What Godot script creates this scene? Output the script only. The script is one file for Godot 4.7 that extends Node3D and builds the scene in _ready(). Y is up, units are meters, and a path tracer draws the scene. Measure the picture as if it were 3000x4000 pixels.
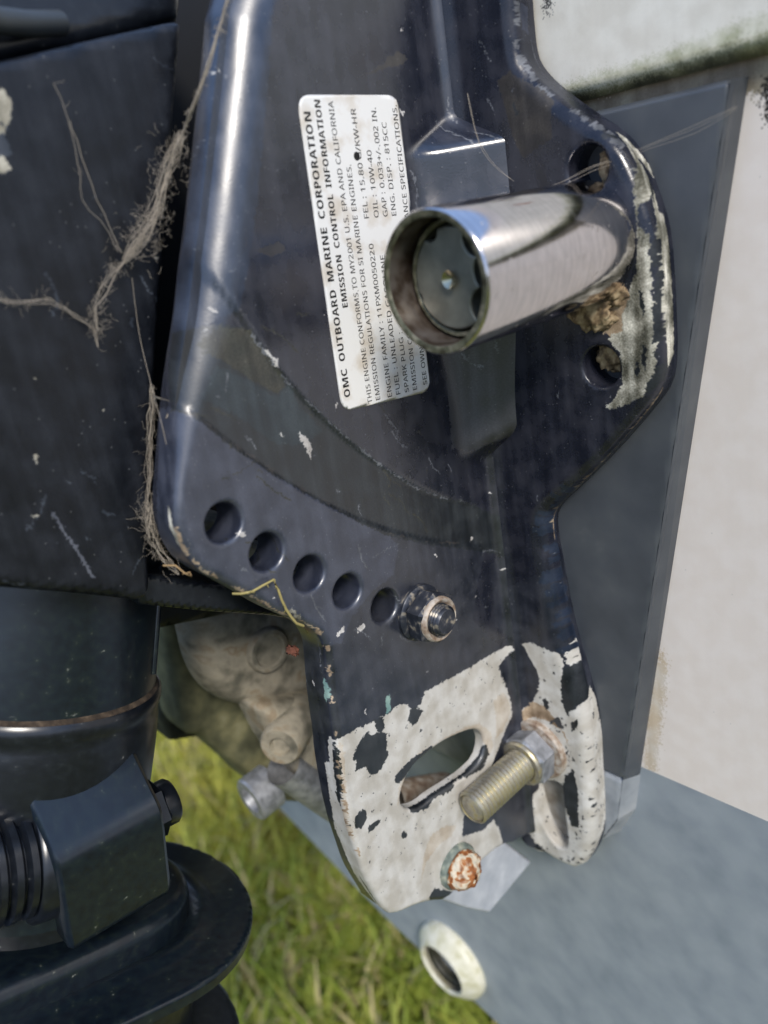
extends Node3D
# An outboard motor's clamp bracket on the transom of a trailered boat, seen from close by.
# Axes: +x to the side of the boat (towards the viewer), +y up along the transom, +z aft. Metres.

var M := {}
var rng := RandomNumberGenerator.new()

# ------------------------------------------------------------------ small helpers
func mm(a: Array) -> PackedVector2Array:
	var o := PackedVector2Array()
	for i in range(0, a.size() - 1, 2):
		o.append(Vector2(a[i], a[i + 1]) * 0.001)
	return o

func mm3(a: Array) -> PackedVector3Array:
	var o := PackedVector3Array()
	for i in range(0, a.size() - 2, 3):
		o.append(Vector3(a[i], a[i + 1], a[i + 2]) * 0.001)
	return o

func chaikin(p: PackedVector2Array, times := 1) -> PackedVector2Array:
	for t in times:
		var o := PackedVector2Array()
		for i in p.size():
			var a := p[i]
			var b := p[(i + 1) % p.size()]
			o.append(a.lerp(b, 0.25))
			o.append(a.lerp(b, 0.75))
		p = o
	return p

func circle(c: Vector2, r: float, n := 32) -> PackedVector2Array:
	var o := PackedVector2Array()
	for i in n:
		o.append(c + Vector2.from_angle(TAU * i / n) * r)
	return o

func numbered(called: String, parent: Node) -> String:
	if not parent.has_node(called):
		return called
	var k := 1
	while parent.has_node("%s_%03d" % [called, k]):
		k += 1
	return "%s_%03d" % [called, k]

func thing(called: String, label: String, category: String, at := Vector3.ZERO, group := "") -> Node3D:
	var o := Node3D.new()
	o.name = numbered(called, self)
	add_child(o)
	o.position = at
	tag(o, label, category, group)
	return o

func tag(o: Node, label: String, category: String, group := "") -> void:
	o.set_meta("label", label)
	if category:
		o.set_meta("category", category)
	if group:
		o.set_meta("group", group)

# a mesh given in world coordinates, hung under its thing (whose base may stand elsewhere)
func put(called: String, mesh: Mesh, m: Material, parent: Node, xf := Transform3D.IDENTITY) -> MeshInstance3D:
	var o := MeshInstance3D.new()
	o.name = numbered(called, parent)
	o.mesh = mesh
	o.material_override = m
	parent.add_child(o)
	var base := Transform3D.IDENTITY
	var p := parent
	while p != self:
		base = (p as Node3D).transform * base
		p = p.get_parent()
	o.transform = base.affine_inverse() * xf
	return o

func stm() -> SurfaceTool:
	var s := SurfaceTool.new()
	s.begin(Mesh.PRIMITIVE_TRIANGLES)
	return s

func arrays(v: PackedVector3Array, n: PackedVector3Array, uv: PackedVector2Array, idx: PackedInt32Array) -> ArrayMesh:
	var a := []
	a.resize(Mesh.ARRAY_MAX)
	a[Mesh.ARRAY_VERTEX] = v
	a[Mesh.ARRAY_NORMAL] = n
	a[Mesh.ARRAY_TEX_UV] = uv
	a[Mesh.ARRAY_INDEX] = idx
	var m := ArrayMesh.new()
	m.add_surface_from_arrays(Mesh.PRIMITIVE_TRIANGLES, a)
	return m

# side frames: a runs forward (-z), b runs up, the face looks to +x
func side_at(x: float) -> Transform3D:
	return Transform3D(Basis(Vector3(0, 0, -1), Vector3.UP, Vector3.RIGHT), Vector3(x, 0, 0))

# stern frames: a runs to +x, b runs up, the face looks aft (+z)
func aft_at(z: float) -> Transform3D:
	return Transform3D(Basis.IDENTITY, Vector3(0, 0, z))

# basis whose y axis is the given direction
func along(d: Vector3, at: Vector3) -> Transform3D:
	d = d.normalized()
	var x := d.cross(Vector3(0.31, 0.2, 0.93) if absf(d.z) < 0.8 else Vector3(0.93, 0.3, 0.1)).normalized()
	return Transform3D(Basis(x, d, x.cross(d)), at)

# ------------------------------------------------------------------ cast shapes: a slab with rounded rims, holes and relief on its face
# outline, holes: metres in the frame (a, b). round_at(p) -> rim radius. extra(p) -> height added to the face. part_of(p) -> 0 or 1
func cast(frame: Transform3D, outline: PackedVector2Array, holes: Array, round_at: Callable, hole_round: float, depth: float, h: float, extra, uv_box: Rect2, part_of = null, back := true, bore_at = null, back_depth := -1.0) -> Array:
	var lo := outline[0]
	var hi := outline[0]
	for p in outline:
		lo = lo.min(p)
		hi = hi.max(p)
	lo -= Vector2(h, h) * 2.0
	var nx := int((hi.x - lo.x) / h) + 4
	var ny := int((hi.y - lo.y) / h) + 4
	var count := nx * ny
	var rmax := 0.0
	for p in outline:
		rmax = maxf(rmax, round_at.call(p))
	var band := maxf(rmax, hole_round) + h * 3.0
	var dd := PackedFloat32Array()
	dd.resize(count)
	dd.fill(band)
	var dh := dd.duplicate()
	_near(dd, outline, lo, h, nx, ny, band)
	for q in holes:
		_near(dh, q, lo, h, nx, ny, band)
	var hh := PackedFloat32Array()
	hh.resize(count)
	var dm := PackedFloat32Array()
	dm.resize(count)
	for j in ny:
		for i in nx:
			var k := j * nx + i
			var p := lo + Vector2(i, j) * h
			if not Geometry2D.is_point_in_polygon(p, outline):
				dd[k] = -dd[k]
			if dh[k] < band:
				for q in holes:
					if Geometry2D.is_point_in_polygon(p, q):
						dh[k] = -dh[k]
						break
			else:
				for q in holes:
					if Geometry2D.is_point_in_polygon(p, q):
						dh[k] = -band
						break
			dm[k] = minf(dd[k], dh[k])
			if extra != null and dm[k] > -h * 2.0:
				hh[k] = extra.call(p)
	var V := PackedVector3Array()
	var N := PackedVector3Array()
	var UV := PackedVector2Array()
	var lists := [PackedInt32Array(), PackedInt32Array()]
	var node := PackedInt32Array()
	node.resize(count)
	node.fill(-1)
	var ex := PackedInt32Array()
	ex.resize(count)
	ex.fill(-1)
	var ey := ex.duplicate()
	var P2 := PackedVector2Array()
	var G2 := PackedVector2Array()
	var ring := PackedInt32Array([0, 0, 0, 0, 0, 0, 0, 0])
	for j in range(1, ny - 2):
		for i in range(1, nx - 2):
			var k := j * nx + i
			var ks := [k, k + 1, k + 1 + nx, k + nx]
			var inside := 0
			for c in 4:
				if dm[ks[c]] > 0.0:
					inside += 1
			if inside == 0:
				continue
			var n := 0
			var leave := -1
			var enter := -1
			for c in 4:
				var k0: int = ks[c]
				var k1: int = ks[(c + 1) % 4]
				if dm[k0] > 0.0:
					if node[k0] < 0:
						node[k0] = V.size()
						_vertex(k0, k0, 0.0, lo, h, nx, dd, dh, dm, hh, round_at, hole_round, frame, uv_box, V, N, UV, P2, G2)
					ring[n] = node[k0]
					n += 1
				if (dm[k0] > 0.0) != (dm[k1] > 0.0):
					var a: int = mini(k0, k1)
					var b: int = maxi(k0, k1)
					var store := ex if b - a == 1 else ey
					if store[a] < 0:
						store[a] = V.size()
						_vertex(a, b, dm[a] / (dm[a] - dm[b]), lo, h, nx, dd, dh, dm, hh, round_at, hole_round, frame, uv_box, V, N, UV, P2, G2)
						if b - a == 1:
							ex[a] = store[a]
						else:
							ey[a] = store[a]
					ring[n] = store[a]
					if dm[k0] > 0.0:
						leave = store[a]
					else:
						enter = store[a]
					n += 1
			var which := 0
			if part_of != null:
				which = part_of.call(lo + Vector2(i + 0.5, j + 0.5) * h)
			var list: PackedInt32Array = lists[which]
			for t in range(1, n - 1):
				list.append(ring[0])
				list.append(ring[t + 1])
				list.append(ring[t])
			if leave >= 0 and enter >= 0 and depth > 0.0:
				var at := V.size()
				var deep := depth
				if bore_at != null and dh[k] < dd[k]:
					deep = bore_at.call(lo + Vector2(i, j) * h)
				for e in [leave, enter]:
					var out2 := -G2[e]
					var nn := (frame.basis * Vector3(out2.x, out2.y, 0)).normalized()
					V.append(V[e])
					N.append(nn)
					UV.append(UV[e])
					var bottom := P2[e]
					var far := bottom + out2 * deep
					V.append(frame * Vector3(bottom.x, bottom.y, -deep))
					N.append(nn)
					UV.append(Vector2((far.x - uv_box.position.x) / uv_box.size.x, 1.0 - (far.y - uv_box.position.y) / uv_box.size.y))
				for q in [at, at + 2, at + 1, at + 1, at + 2, at + 3]:
					list.append(q)
			lists[which] = list
	if back:
		var front: PackedInt32Array = lists[0]
		var at := V.size()
		var nb := -frame.basis.z
		var m := P2.size()
		var remap := PackedInt32Array()
		remap.resize(at)
		remap.fill(-1)
		var extra_idx := PackedInt32Array()
		var limit := front.size()
		for t in range(0, limit, 3):
			if front[t] >= m or front[t + 1] >= m or front[t + 2] >= m or P2[front[t]].x > 900.0 or P2[front[t + 1]].x > 900.0 or P2[front[t + 2]].x > 900.0:
				continue
			for w in [0, 2, 1]:
				var s := front[t + w]
				if remap[s] < 0:
					remap[s] = V.size()
					V.append(frame * Vector3(P2[s].x, P2[s].y, -(back_depth if back_depth > 0.0 else depth)))
					N.append(nb)
					UV.append(UV[s])
				extra_idx.append(remap[s])
		front.append_array(extra_idx)
		lists[0] = front
	var out := []
	for w in 2:
		if lists[w].size():
			out.append(arrays(V, N, UV, lists[w]) if w == 0 or not lists[0].size() else _pick(V, N, UV, lists[w]))
	return out

func _pick(v: PackedVector3Array, n: PackedVector3Array, uv: PackedVector2Array, idx: PackedInt32Array) -> ArrayMesh:
	var map := {}
	var v2 := PackedVector3Array()
	var n2 := PackedVector3Array()
	var u2 := PackedVector2Array()
	var i2 := PackedInt32Array()
	for i in idx:
		if not map.has(i):
			map[i] = v2.size()
			v2.append(v[i])
			n2.append(n[i])
			u2.append(uv[i])
		i2.append(map[i])
	return arrays(v2, n2, u2, i2)

func _near(d: PackedFloat32Array, poly: PackedVector2Array, lo: Vector2, h: float, nx: int, ny: int, band: float) -> void:
	for s in poly.size():
		var a := poly[s]
		var b := poly[(s + 1) % poly.size()]
		var i0 := maxi(0, int((minf(a.x, b.x) - band - lo.x) / h))
		var i1 := mini(nx - 1, int((maxf(a.x, b.x) + band - lo.x) / h) + 1)
		var j0 := maxi(0, int((minf(a.y, b.y) - band - lo.y) / h))
		var j1 := mini(ny - 1, int((maxf(a.y, b.y) + band - lo.y) / h) + 1)
		for j in range(j0, j1 + 1):
			for i in range(i0, i1 + 1):
				var p := lo + Vector2(i, j) * h
				var q := Geometry2D.get_closest_point_to_segment(p, a, b).distance_to(p)
				if q < d[j * nx + i]:
					d[j * nx + i] = q

func _vertex(ka: int, kb: int, t: float, lo: Vector2, h: float, nx: int, dd: PackedFloat32Array, dh: PackedFloat32Array, dm: PackedFloat32Array, hh: PackedFloat32Array, round_at: Callable, hole_round: float, frame: Transform3D, box: Rect2, V: PackedVector3Array, N: PackedVector3Array, UV: PackedVector2Array, P2: PackedVector2Array, G2: PackedVector2Array) -> void:
	var pa := lo + Vector2(ka % nx, ka / nx) * h
	var pb := lo + Vector2(kb % nx, kb / nx) * h
	var p := pa.lerp(pb, t)
	var edge := ka != kb
	var d1 := lerpf(dd[ka], dd[kb], t)
	var d2 := lerpf(dh[ka], dh[kb], t)
	var g1 := _slope(dd, ka, nx).lerp(_slope(dd, kb, nx), t)
	var g2 := _slope(dh, ka, nx).lerp(_slope(dh, kb, nx), t)
	var ge := _slope(hh, ka, nx).lerp(_slope(hh, kb, nx), t) / (2.0 * h)
	var z := lerpf(hh[ka], hh[kb], t)
	var r1: float = round_at.call(p)
	var g := ge
	if d1 < r1:
		d1 = maxf(d1, 0.0)
		var c := r1 - d1
		var s := sqrt(maxf(r1 * r1 - c * c, 1e-12))
		z -= r1 - s
		g += g1.normalized() * minf(c / s, 30.0)
	if d2 < hole_round:
		d2 = maxf(d2, 0.0)
		var c := hole_round - d2
		var s := sqrt(maxf(hole_round * hole_round - c * c, 1e-12))
		z -= hole_round - s
		g += g2.normalized() * minf(c / s, 30.0)
	V.append(frame * Vector3(p.x, p.y, z))
	N.append((frame.basis * Vector3(-g.x, -g.y, 1.0)).normalized())
	UV.append(Vector2((p.x - box.position.x) / box.size.x, 1.0 - (p.y - box.position.y) / box.size.y))
	while P2.size() < V.size() - 1:
		P2.append(Vector2(1000, 0))
		G2.append(Vector2.ZERO)
	P2.append(p)
	G2.append(_slope(dm, ka, nx).lerp(_slope(dm, kb, nx), t).normalized())

func _slope(d: PackedFloat32Array, k: int, nx: int) -> Vector2:
	if k < nx + 1 or k + nx + 1 >= d.size():
		return Vector2.ZERO
	return Vector2(d[k + 1] - d[k - 1], d[k + nx] - d[k - nx])

# ------------------------------------------------------------------ turned and swept shapes
# smooth lathe whose bends below 40 degrees are shaded round
func turned(profile: PackedVector2Array, segs := 64, uv_scale := Vector2(1, 1)) -> ArrayMesh:
	var V := PackedVector3Array()
	var N := PackedVector3Array()
	var UV := PackedVector2Array()
	var I := PackedInt32Array()
	var n := profile.size()
	var dirs := []
	for i in n - 1:
		dirs.append((profile[i + 1] - profile[i]).normalized())
	var len := 0.0
	for i in n - 1:
		var da: Vector2 = dirs[i]
		var start: Vector2 = da
		var stop: Vector2 = da
		if i > 0 and da.dot(dirs[i - 1]) > 0.76:
			start = (da + dirs[i - 1]).normalized()
		if i < n - 2 and da.dot(dirs[i + 1]) > 0.76:
			stop = (da + dirs[i + 1]).normalized()
		var at := V.size()
		var l2 := len + profile[i].distance_to(profile[i + 1])
		for k in segs + 1:
			var t := TAU * k / segs
			for e in 2:
				var p := profile[i + e]
				var d := start if e == 0 else stop
				V.append(Vector3(cos(t) * p.x, p.y, sin(t) * p.x))
				N.append(Vector3(cos(t) * d.y, -d.x, sin(t) * d.y))
				UV.append(Vector2(float(k) / segs * uv_scale.x, (len if e == 0 else l2) * uv_scale.y))
		for k in segs:
			var q := at + k * 2
			for w in [q, q + 3, q + 1, q, q + 2, q + 3]:
				I.append(w)
		len = l2
	return arrays(V, N, UV, I)

func hexagon(across: float, height: float, chamfer := 0.0008) -> ArrayMesh:
	var r := across / sqrt(3.0)
	var s := stm()
	s.set_smooth_group(-1)
	var rings := [[r - chamfer, 0.0], [r, chamfer], [r, height - chamfer], [r - chamfer * 1.6, height], [0.0, height]]
	for i in rings.size() - 1:
		for k in 6:
			var t0 := TAU * k / 6
			var t1 := TAU * (k + 1) / 6
			var a: float = rings[i][0]
			var b: float = rings[i + 1][0]
			var ya: float = rings[i][1]
			var yb: float = rings[i + 1][1]
			var q := [Vector3(cos(t0) * a, ya, sin(t0) * a), Vector3(cos(t1) * a, ya, sin(t1) * a), Vector3(cos(t1) * b, yb, sin(t1) * b), Vector3(cos(t0) * b, yb, sin(t0) * b)]
			for e in [0, 1, 2, 0, 2, 3]:
				s.set_uv(Vector2(q[e].x, q[e].z) * 30.0)
				s.add_vertex(q[e])
	s.generate_normals()
	return s.commit()

func thread_profile(r: float, length: float, pitch: float) -> PackedVector2Array:
	var p := PackedVector2Array()
	var y := 0.0
	while y < length - pitch:
		p.append(Vector2(r - pitch * 0.42, y))
		p.append(Vector2(r, y + pitch * 0.42))
		p.append(Vector2(r, y + pitch * 0.58))
		y += pitch
	p.append(Vector2(r - pitch * 0.4, y))
	p.append(Vector2(r - pitch * 0.5, length - 0.0012))
	p.append(Vector2(r - pitch * 0.9, length - 0.0004))
	p.append(Vector2(r - pitch * 1.2, length))
	p.append(Vector2(0.0, length))
	return p

func tube(s: SurfaceTool, pts: PackedVector3Array, r0: float, r1: float, sides := 5) -> void:
	var n := pts.size()
	var prev := []
	for i in n:
		var d := (pts[mini(i + 1, n - 1)] - pts[maxi(i - 1, 0)]).normalized()
		var x := d.cross(Vector3(0.3, 0.8, 0.5)).normalized()
		var y := d.cross(x)
		var r := lerpf(r0, r1, float(i) / (n - 1))
		var now := []
		for k in sides:
			var t := TAU * k / sides
			now.append(pts[i] + (x * cos(t) + y * sin(t)) * r)
		if prev.size():
			for k in sides:
				var l := (k + 1) % sides
				for v in [prev[k], now[k], now[l], prev[k], now[l], prev[l]]:
					s.set_smooth_group(0)
					s.add_vertex(v)
		prev = now

# a limp thread through the points: resampled and shaken
func limp(pts: PackedVector3Array, step: float, shake: float) -> PackedVector3Array:
	var o := PackedVector3Array()
	for i in pts.size() - 1:
		var n := maxi(1, int(pts[i].distance_to(pts[i + 1]) / step))
		for k in n:
			var t := float(k) / n
			var p0 := pts[maxi(i - 1, 0)]
			var p3 := pts[mini(i + 2, pts.size() - 1)]
			o.append(pts[i].cubic_interpolate(pts[i + 1], p0, p3, t) + Vector3(rng.randf_range(-shake, shake), rng.randf_range(-shake, shake), rng.randf_range(-shake, shake)))
	o.append(pts[pts.size() - 1])
	return o

func web(called: String, label: String, pts: PackedVector3Array, threads: int, r: float, shake: float, spread: float, m: Material, fuzz := 0, fuzz_len := 0.006) -> void:
	var s := stm()
	for t in threads:
		var off := Vector3(rng.randf_range(-spread, spread), rng.randf_range(-spread, spread), rng.randf_range(-spread, spread) * 0.5)
		var q := PackedVector3Array()
		for i in pts.size():
			var ends := 0.35 if i == 0 or i == pts.size() - 1 else 1.0
			q.append(pts[i] + off * ends * rng.randf_range(0.4, 1.3))
		tube(s, limp(q, 0.0025, shake), r * rng.randf_range(0.6, 1.3), r * rng.randf_range(0.6, 1.3), 4)
	var knots := []
	for k in 5:
		knots.append([rng.randf() * (pts.size() - 1), rng.randf_range(0.15, 0.6), rng.randf_range(0.5, 1.9)])
	for f in fuzz:
		var knot: Array = knots[rng.randi_range(0, 4)]
		var u := clampf(rng.randf() * (pts.size() - 1) if f % 3 == 0 else knot[0] + rng.randfn() * knot[1], 0.0, pts.size() - 1.001)
		var i := int(u)
		var p := pts[i].lerp(pts[i + 1], u - i)
		p += Vector3(rng.randfn(), rng.randfn(), rng.randfn()) * spread * 0.8 * (knot[2] if f % 3 else 0.5)
		var q := PackedVector3Array()
		p += Vector3(rng.randfn(0, spread), rng.randfn(0, spread), rng.randfn(0, spread))
		var d := Vector3(rng.randfn(), rng.randfn(), rng.randfn()).normalized()
		for k in 5:
			q.append(p)
			d = (d + Vector3(rng.randfn(), rng.randfn(), rng.randfn()) * 0.55).normalized()
			p += d * fuzz_len / 5.0
		tube(s, q, r * 0.6, r * 0.4, 3)
	s.generate_normals()
	var root := thing(called, label, "cobweb", pts[0], "")
	put("strand", s.commit(), m, root)

# a lump with an uneven skin
func lump(radius: Vector3, rough: float, seed_: int, detail := 14) -> ArrayMesh:
	var noise := FastNoiseLite.new()
	noise.seed = seed_
	noise.frequency = 1.1
	noise.fractal_octaves = 4
	var s := stm()
	var pt := func(i: int, j: int) -> Vector3:
		var th := PI * i / detail
		var ph := TAU * j / (detail * 2)
		var d := Vector3(sin(th) * cos(ph), cos(th), sin(th) * sin(ph))
		return d * radius * (1.0 + rough * noise.get_noise_3dv(d * 1.6))
	s.set_smooth_group(0)
	for i in detail:
		for j in detail * 2:
			var a: Vector3 = pt.call(i, j)
			var b: Vector3 = pt.call(i, (j + 1) % (detail * 2))
			var c: Vector3 = pt.call(i + 1, (j + 1) % (detail * 2))
			var d: Vector3 = pt.call(i + 1, j)
			for v in ([a, b, c] if i == 0 else [a, b, c, a, c, d] if i < detail - 1 else [a, b, d]):
				s.set_uv(Vector2(v.x, v.y) * 20.0)
				s.add_vertex(v)
	s.index()
	s.generate_normals()
	return s.commit()

# ------------------------------------------------------------------ materials
func noise_tex(freq: float, ramp: Array, seed_: int, octaves := 4, size := 512, type := FastNoiseLite.TYPE_SIMPLEX_SMOOTH) -> NoiseTexture2D:
	var n := FastNoiseLite.new()
	n.noise_type = type
	n.seed = seed_
	n.frequency = freq
	n.fractal_octaves = octaves
	var g := Gradient.new()
	var offs := PackedFloat32Array()
	var cols := PackedColorArray()
	for r in ramp:
		offs.append(r[0])
		cols.append(r[1])
	g.offsets = offs
	g.colors = cols
	var t := NoiseTexture2D.new()
	t.width = size
	t.height = size
	t.seamless = true
	t.noise = n
	t.color_ramp = g
	return t

func plain(color: Color, rough: float, metal := 0.0) -> StandardMaterial3D:
	var m := StandardMaterial3D.new()
	m.albedo_color = color
	m.roughness = rough
	m.metallic = metal
	return m

func tri(m: StandardMaterial3D, scale: float) -> StandardMaterial3D:
	m.uv1_triplanar = true
	m.uv1_scale = Vector3.ONE * scale
	m.uv1_triplanar_sharpness = 4.0
	return m

func speckled(freq: float, ramp: Array, seed_: int, scale: float, rough: float, metal := 0.0, bump := 0.0, octaves := 4) -> StandardMaterial3D:
	var m := plain(Color.WHITE, rough, metal)
	m.albedo_texture = noise_tex(freq, ramp, seed_, octaves)
	if bump > 0.0:
		m.heightmap_enabled = true
		m.heightmap_texture = noise_tex(freq * 1.7, [[0.0, Color.BLACK], [1.0, Color.WHITE]], seed_ + 7, 4, 256)
		m.heightmap_scale = bump
	return tri(m, scale)

# a painted surface laid out in its own millimetres: zones are filled by number, edges frayed by noise
class Zones:
	var w: int
	var h: int
	var box: Rect2
	var ids: PackedByteArray
	var dens: float
	func _init(b: Rect2, px_per_mm: float) -> void:
		box = b
		dens = px_per_mm * 1000.0
		w = int(b.size.x * dens)
		h = int(b.size.y * dens)
		ids.resize(w * h)
	func fill(poly: PackedVector2Array, id: int) -> void:
		var q := PackedVector2Array()
		var lo := 1e9
		var hi := -1e9
		for p in poly:
			var v := Vector2((p.x - box.position.x) * dens, (box.end.y - p.y) * dens)
			q.append(v)
			lo = minf(lo, v.y)
			hi = maxf(hi, v.y)
		for y in range(maxi(0, int(lo)), mini(h - 1, int(hi) + 1) + 1):
			var xs := PackedFloat32Array()
			var yc := y + 0.5
			for i in q.size():
				var a := q[i]
				var b := q[(i + 1) % q.size()]
				if (a.y > yc) != (b.y > yc):
					xs.append(a.x + (yc - a.y) / (b.y - a.y) * (b.x - a.x))
			xs.sort()
			for k in range(0, xs.size() - 1, 2):
				for x in range(maxi(0, int(xs[k])), mini(w - 1, int(xs[k + 1])) + 1):
					ids[y * w + x] = id

	func stroke(a: Vector2, b: Vector2, wide: float, id: int) -> void:
		var n := (b - a).orthogonal().normalized() * wide * 0.5
		fill(PackedVector2Array([a + n, b + n, b - n, a - n]), id)
	func path(p: PackedVector2Array, wide: float, id: int, r: RandomNumberGenerator, keep := 0.7) -> void:
		for i in p.size() - 1:
			var n := maxi(1, int(p[i].distance_to(p[i + 1]) / 0.0016))
			for k in n:
				if r.randf() < keep:
					var q := Vector2(r.randf_range(-1, 1), r.randf_range(-1, 1)) * wide * 0.3
					stroke(p[i].lerp(p[i + 1], float(k) / n) + q, p[i].lerp(p[i + 1], (k + 1.2) / n) + q, wide * r.randf_range(0.4, 1.3), id)
	func scratches(n: int, lo: Vector2, hi: Vector2, longest: float, wide: float, id: int, r: RandomNumberGenerator, lean := Vector2(0.4, -1.0)) -> void:
		for i in n:
			var a := Vector2(r.randf_range(lo.x, hi.x), r.randf_range(lo.y, hi.y))
			var d := (lean.normalized() + Vector2(r.randfn(), r.randfn()) * 0.55).normalized() * longest * pow(r.randf(), 2.0)
			var m := a + d * 0.5 + d.orthogonal() * r.randf_range(-0.12, 0.12)
			stroke(a, m, wide, id)
			stroke(m, a + d, wide * 0.7, id)

func noise_bytes(w: int, h: int, freq: float, seed_: int, octaves := 4, stretch := 1) -> PackedByteArray:
	var n := FastNoiseLite.new()
	n.seed = seed_
	n.frequency = freq
	n.fractal_octaves = octaves
	var im := n.get_image(w, maxi(8, h / stretch), false, false, true)
	if stretch > 1:
		im.resize(w, h, Image.INTERPOLATE_CUBIC)
	im.convert(Image.FORMAT_L8)
	return im.get_data()

# palette rows: colour A, colour B, roughness, height, flecks (0..1), fraying
func weathered(z: Zones, pal: Array, seed_: int, bump_mm: float, chips := -1, fray_mm := 0.9, grain_mm := 0.25) -> StandardMaterial3D:
	var w := z.w
	var h := z.h
	var f := z.dens / 4500.0
	var fray := fray_mm * z.dens * 0.001
	var grain := grain_mm * z.dens * 0.001
	var n1 := noise_bytes(w, h, 0.11 / f, seed_, 3)
	var n2 := noise_bytes(w, h, 0.11 / f, seed_ + 1, 3)
	var nm := noise_bytes(w, h, 0.02 / f, seed_ + 2, 5)
	var nf := noise_bytes(w, h, 0.33 / f, seed_ + 3, 2)
	var ns := noise_bytes(w, h, 0.045 / f, seed_ + 4, 4, 14)
	var nc := noise_bytes(w, h, 0.05 / f, seed_ + 5, 4)
	var al := PackedByteArray()
	al.resize(w * h * 3)
	var orm := PackedByteArray()
	orm.resize(w * h * 3)
	var ht := PackedByteArray()
	ht.resize(w * h)
	var np := pal.size()
	var ar := PackedFloat32Array()
	var rows := []
	for p in pal:
		rows.append(PackedFloat32Array([p[0].r * 255, p[0].g * 255, p[0].b * 255, p[1].r * 255, p[1].g * 255, p[1].b * 255, p[2] * 255, p[3] * 150, p[4], p[5]]))
	var ids := z.ids
	for y in h:
		for x in w:
			var k := y * w + x
			var dx := (n1[k] - 128) / 128.0
			var dy := (n2[k] - 128) / 128.0
			var gr := (nf[k] - 128) / 128.0 * grain
			var kx := clampi(x + int(dx * fray + gr), 0, w - 1)
			var ky := clampi(y + int(dy * fray + gr * (1.0 if (x + y) % 2 == 0 else -1.0)), 0, h - 1)
			var id := ids[ky * w + kx]
			var c := nc[k]
			var fine := nf[k]
			if id == 3 and chips >= 0 and c + (fine - 128) / 4 > chips:
				id = 4
			var r: PackedFloat32Array = rows[id]
			var t := clampf((nm[k] - 70) / 120.0, 0.0, 1.0)
			var s := (ns[k] - 128) * 0.12
			var g := (fine - 128) * 0.10
			var rr := r[0] + (r[3] - r[0]) * t
			var gg := r[1] + (r[4] - r[1]) * t
			var bb := r[2] + (r[5] - r[2]) * t
			var k2 := r[9]
			rr += (s + g) * k2
			gg += (s + g) * k2
			bb += (s + g) * k2
			var ro := r[6] + (t - 0.5) * 30.0 + s * 0.8
			var hgt := r[7] + 50.0 + g * 1.4
			if fine > 222 and c + r[8] * 120.0 > 205:
				rr = lerpf(rr, 165.0, 0.6)
				gg = lerpf(gg, 163.0, 0.6)
				bb = lerpf(bb, 155.0, 0.6)
				ro = 220.0
				hgt += 25.0
			al[k * 3] = clampi(int(rr), 0, 255)
			al[k * 3 + 1] = clampi(int(gg), 0, 255)
			al[k * 3 + 2] = clampi(int(bb), 0, 255)
			orm[k * 3 + 1] = clampi(int(ro), 0, 255)
			ht[k] = clampi(int(hgt), 0, 255)
	var m := StandardMaterial3D.new()
	m.albedo_texture = ImageTexture.create_from_image(Image.create_from_data(w, h, false, Image.FORMAT_RGB8, al))
	m.roughness = 1.0
	m.roughness_texture = ImageTexture.create_from_image(Image.create_from_data(w, h, false, Image.FORMAT_RGB8, orm))
	m.roughness_texture_channel = BaseMaterial3D.TEXTURE_CHANNEL_GREEN
	m.heightmap_enabled = true
	m.heightmap_texture = ImageTexture.create_from_image(Image.create_from_data(w, h, false, Image.FORMAT_L8, ht))
	m.heightmap_scale = bump_mm * 0.1
	m.texture_repeat = false
	return m

func smin(a: float, b: float, k: float) -> float:
	var t := clampf(0.5 + 0.5 * (b - a) / k, 0.0, 1.0)
	return lerpf(b, a, t) - k * t * (1.0 - t)

func smax(a: float, b: float, k: float) -> float:
	return -smin(-a, -b, k)

# ------------------------------------------------------------------ the scene
const FLANGE := 0.0175      # the flange's aft face
const PAD := 0.0075         # the pad's aft face

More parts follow.
